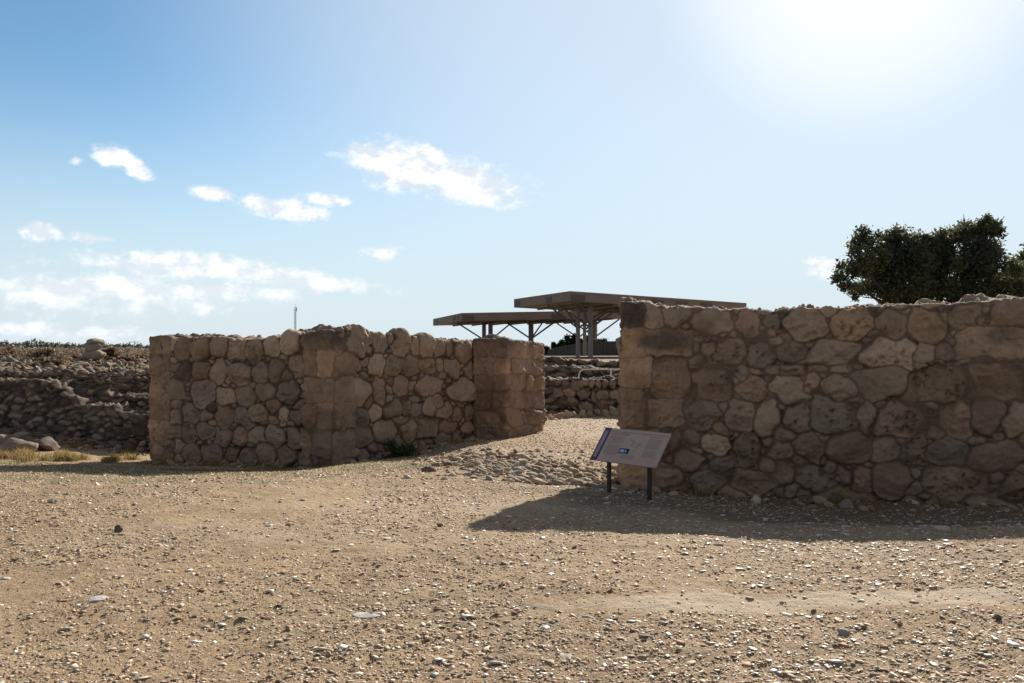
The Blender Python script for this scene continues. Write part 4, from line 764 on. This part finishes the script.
# dry brown brush on the mound, each bush its own
def bush(label, px, py, Y, r, n, ca, cb, seed, name='dry_shrub', cat='shrub', size=.05, group=None, sq=.7):
    rg = np.random.default_rng(seed); x = X(px, Y); b = np.array((x, Y, gz(x, Y))); zc = b[2] + r * .4
    o = empty(name, b, label, cat, group); cl = [(x + rg.normal(0, r * .6), Y + rg.normal(0, r * .4), zc + rg.normal(0, r * .2), r * rg.uniform(.35, .6)) for _ in range(7)]
    v, f, c = leaves(cl, n, size, ca, cb, rg, .2, sq); link('foliage', mesh_np('foliage', v - b, f, c), M_LEAF, o, smooth=False)
    m = MB()
    for q in cl: m.bar(b, q[:3], .016, 5, .006)
    m.build('twigs', M_BARK, o)
    return o
BR = [((.14, .085, .06), (.22, .14, .10)), ((.13, .09, .06), (.20, .15, .095))]
for i, (px, py, Y, r, lb) in enumerate([(22, 362, 34, .5, 'wide reddish brown dry bush on the mound at far left'), (46, 360, 33, .42, 'brown dry bush left of the stone stub'), (70, 362, 30, .35, 'low dry bush just before the stone stub'), (112, 358, 33, .4, 'upright dry bush right of the stone stub'), (128, 360, 30, .32, 'small dry bush near the long wall end'), (48, 375, 23.5, .36, 'rust coloured dry bush on the terrace above the dark wall')]):
    bush(lb, px, py, Y, r, 1400, *BR[i % 2], 400 + i, group='dry bushes on the mound')
rg = np.random.default_rng(71); n = 1500; Y = 33 + 110 * rg.uniform(0, 1, n) ** 1.8; x = rg.uniform(-.72, -.30, n) * Y; cl = np.c_[x, Y, ground(x, Y) + .1, rg.uniform(.18, .5, n)]
v, f, c = leaves(cl, 60000, .06, (.11, .08, .06), (.20, .15, .10), rg, .1, .6)
tag(link('dry_scrub', mesh_np('dry_scrub', v, f, c), M_LEAF, smooth=False), 'low dry brown scrub covering the plateau beyond the mound', 'scrub', kind='stuff')
bush('green weedy shrub growing at the foot of the long wall', 397, 437, 15.9, .33, 1500, (.035, .05, .018), (.08, .10, .035), 420, name='green_shrub', size=.03)
def blades(pts, hgt, wdt, ca, cb, rg):
    n = len(pts); a = rg.uniform(0, 6.28, n); lean = rg.normal(0, .35, (n, 2)); h = hgt * rg.uniform(.5, 1.3, n); dx_, dy_ = np.cos(a) * wdt, np.sin(a) * wdt
    p = pts; t_ = p + np.c_[lean[:, 0] * h, lean[:, 1] * h, h]; md = p + np.c_[lean[:, 0] * h * .35, lean[:, 1] * h * .35, h * .55]; wv = np.c_[dx_, dy_, 0 * dx_]
    v = np.stack([p - wv, p + wv, md + wv * .7, t_, md - wv * .7], 1).reshape(-1, 3); mixv = rg.uniform(0, 1, (n, 1)); col = np.array(ca) * (1 - mixv) + np.array(cb) * mixv
    return v, np.arange(5 * n).reshape(n, 5), np.repeat(col, 5, 0)
rg = np.random.default_rng(61)
n = 2600; u = rg.normal(0, 1, n); tf = rg.integers(0, 26, n); tx = rg.normal(0, .55, 26); ty = rg.normal(0, .35, 26); x = X(50, 16.0) + tx[tf] + rg.normal(0, .06, n); Y = 16.0 + ty[tf] + rg.normal(0, .06, n); 
for (x0, y0) in [(-6.6, 16.2), (-5.6, 15.85), (-4.3, 15.3), (-1.9, 17.0), (-1.2, 17.9), (2.6, 11.6), (4.4, 11.3), (5.6, 11.05), (-9.4, 18.3), (-8.3, 18.2), (-7.7, 17.2)]:
    k_ = int(rg.integers(40, 140)); x = np.r_[x, x0 + rg.normal(0, .09, k_)]; Y = np.r_[Y, y0 + rg.normal(0, .05, k_)]
v, f, c = blades(np.c_[x, Y, ground(x, Y)], .13, .005, (.42, .31, .14), (.30, .235, .09), rg)
tag(link('dry_grass', mesh_np('dry_grass', v, f, c), M_GRASS, smooth=False), 'yellow dry grass tufts growing below the boulders and at the wall feet', 'grass', kind='stuff')
pts = []
for (x0, y0, sx, sy, n) in [(-4.3, 14.3, 1.0, .25, 2600), (-8.6, 14.6, 1.8, .5, 2200), (-4.8, 12.0, 1.6, .45, 1500), (-2.4, 15.2, .35, .5, 1500), (-1.8, 13.2, .7, .4, 600), (-6.5, 13.2, 1.5, .5, 900), (-6, 15.9, .9, .12, 700), (-1.4, 17.6, .35, .4, 400), (3.5, 11.35, 1.6, .12, 500)]:
    x = x0 + rg.normal(0, sx, n); Y = y0 + rg.normal(0, sy, n); pts.append(np.c_[x, Y, ground(x, Y)])
v, f, c = blades(np.concatenate(pts), .035, .004, (.13, .14, .045), (.27, .24, .10), rg)
tag(link('short_weeds', mesh_np('short_weeds', v, f, c), M_GRASS, smooth=False), 'thin short green weeds sprouting before the long wall', 'weeds', kind='stuff')

# ------------------------------------------------------------------ far mast and pole
M_MAST = mat_plain('grey_mast_steel', (.30, .31, .33), .6, .05, 1, bump=0)
YM = 600; xm = X(295.3, YM); zt = Z(307, YM); o = empty('lattice_mast', (xm, YM, 1.2), 'thin lattice radio mast on the skyline above the long wall', 'radio mast')
for i, a in enumerate((90, 210, 330)):
    m = MB(); p = lambda z, a_=a: (xm + .75 * math.cos(math.radians(a_)), YM + .75 * math.sin(math.radians(a_)), z); m.bar(p(.5), p(zt), .13, 6); m.build('leg', M_MAST, o)
m = MB(); z = 2.0; k = 0
while z < zt - 1.5:
    for a, b in ((90, 210), (210, 330), (330, 90)):
        f_ = lambda an, zz: (xm + .75 * math.cos(math.radians(an)), YM + .75 * math.sin(math.radians(an)), zz); m.bar(f_(a if k % 2 else b, z), f_(b if k % 2 else a, z + 1.6), .07, 4)
    z += 1.6; k += 1
m.build('lattice', M_MAST, o)
m = MB(); m.bar((xm, YM, zt - .5), (xm, YM, zt + 1.6), .1, 6); m.bar((xm + .9, YM, zt - 3), (xm + .9, YM, zt - .3), .25, 6); m.build('antenna', M_MAST, o)
YM = 500; xm = X(134.5, YM); zt = Z(340.5, YM); o = empty('utility_pole', (xm, YM, 1.2), 'tiny utility pole with a crossarm on the far left skyline', 'utility pole')
m = MB(); m.bar((xm, YM, 0), (xm, YM, zt), .22, 8, .16); m.build('pole', M_MAST, o); m = MB(); m.frame_box((xm, YM - .3, zt - .9), (1, 0, 0), (0, 1, 0), (0, 0, 1), 3.0, .1, .14); m.build('crossarm', M_MAST, o)
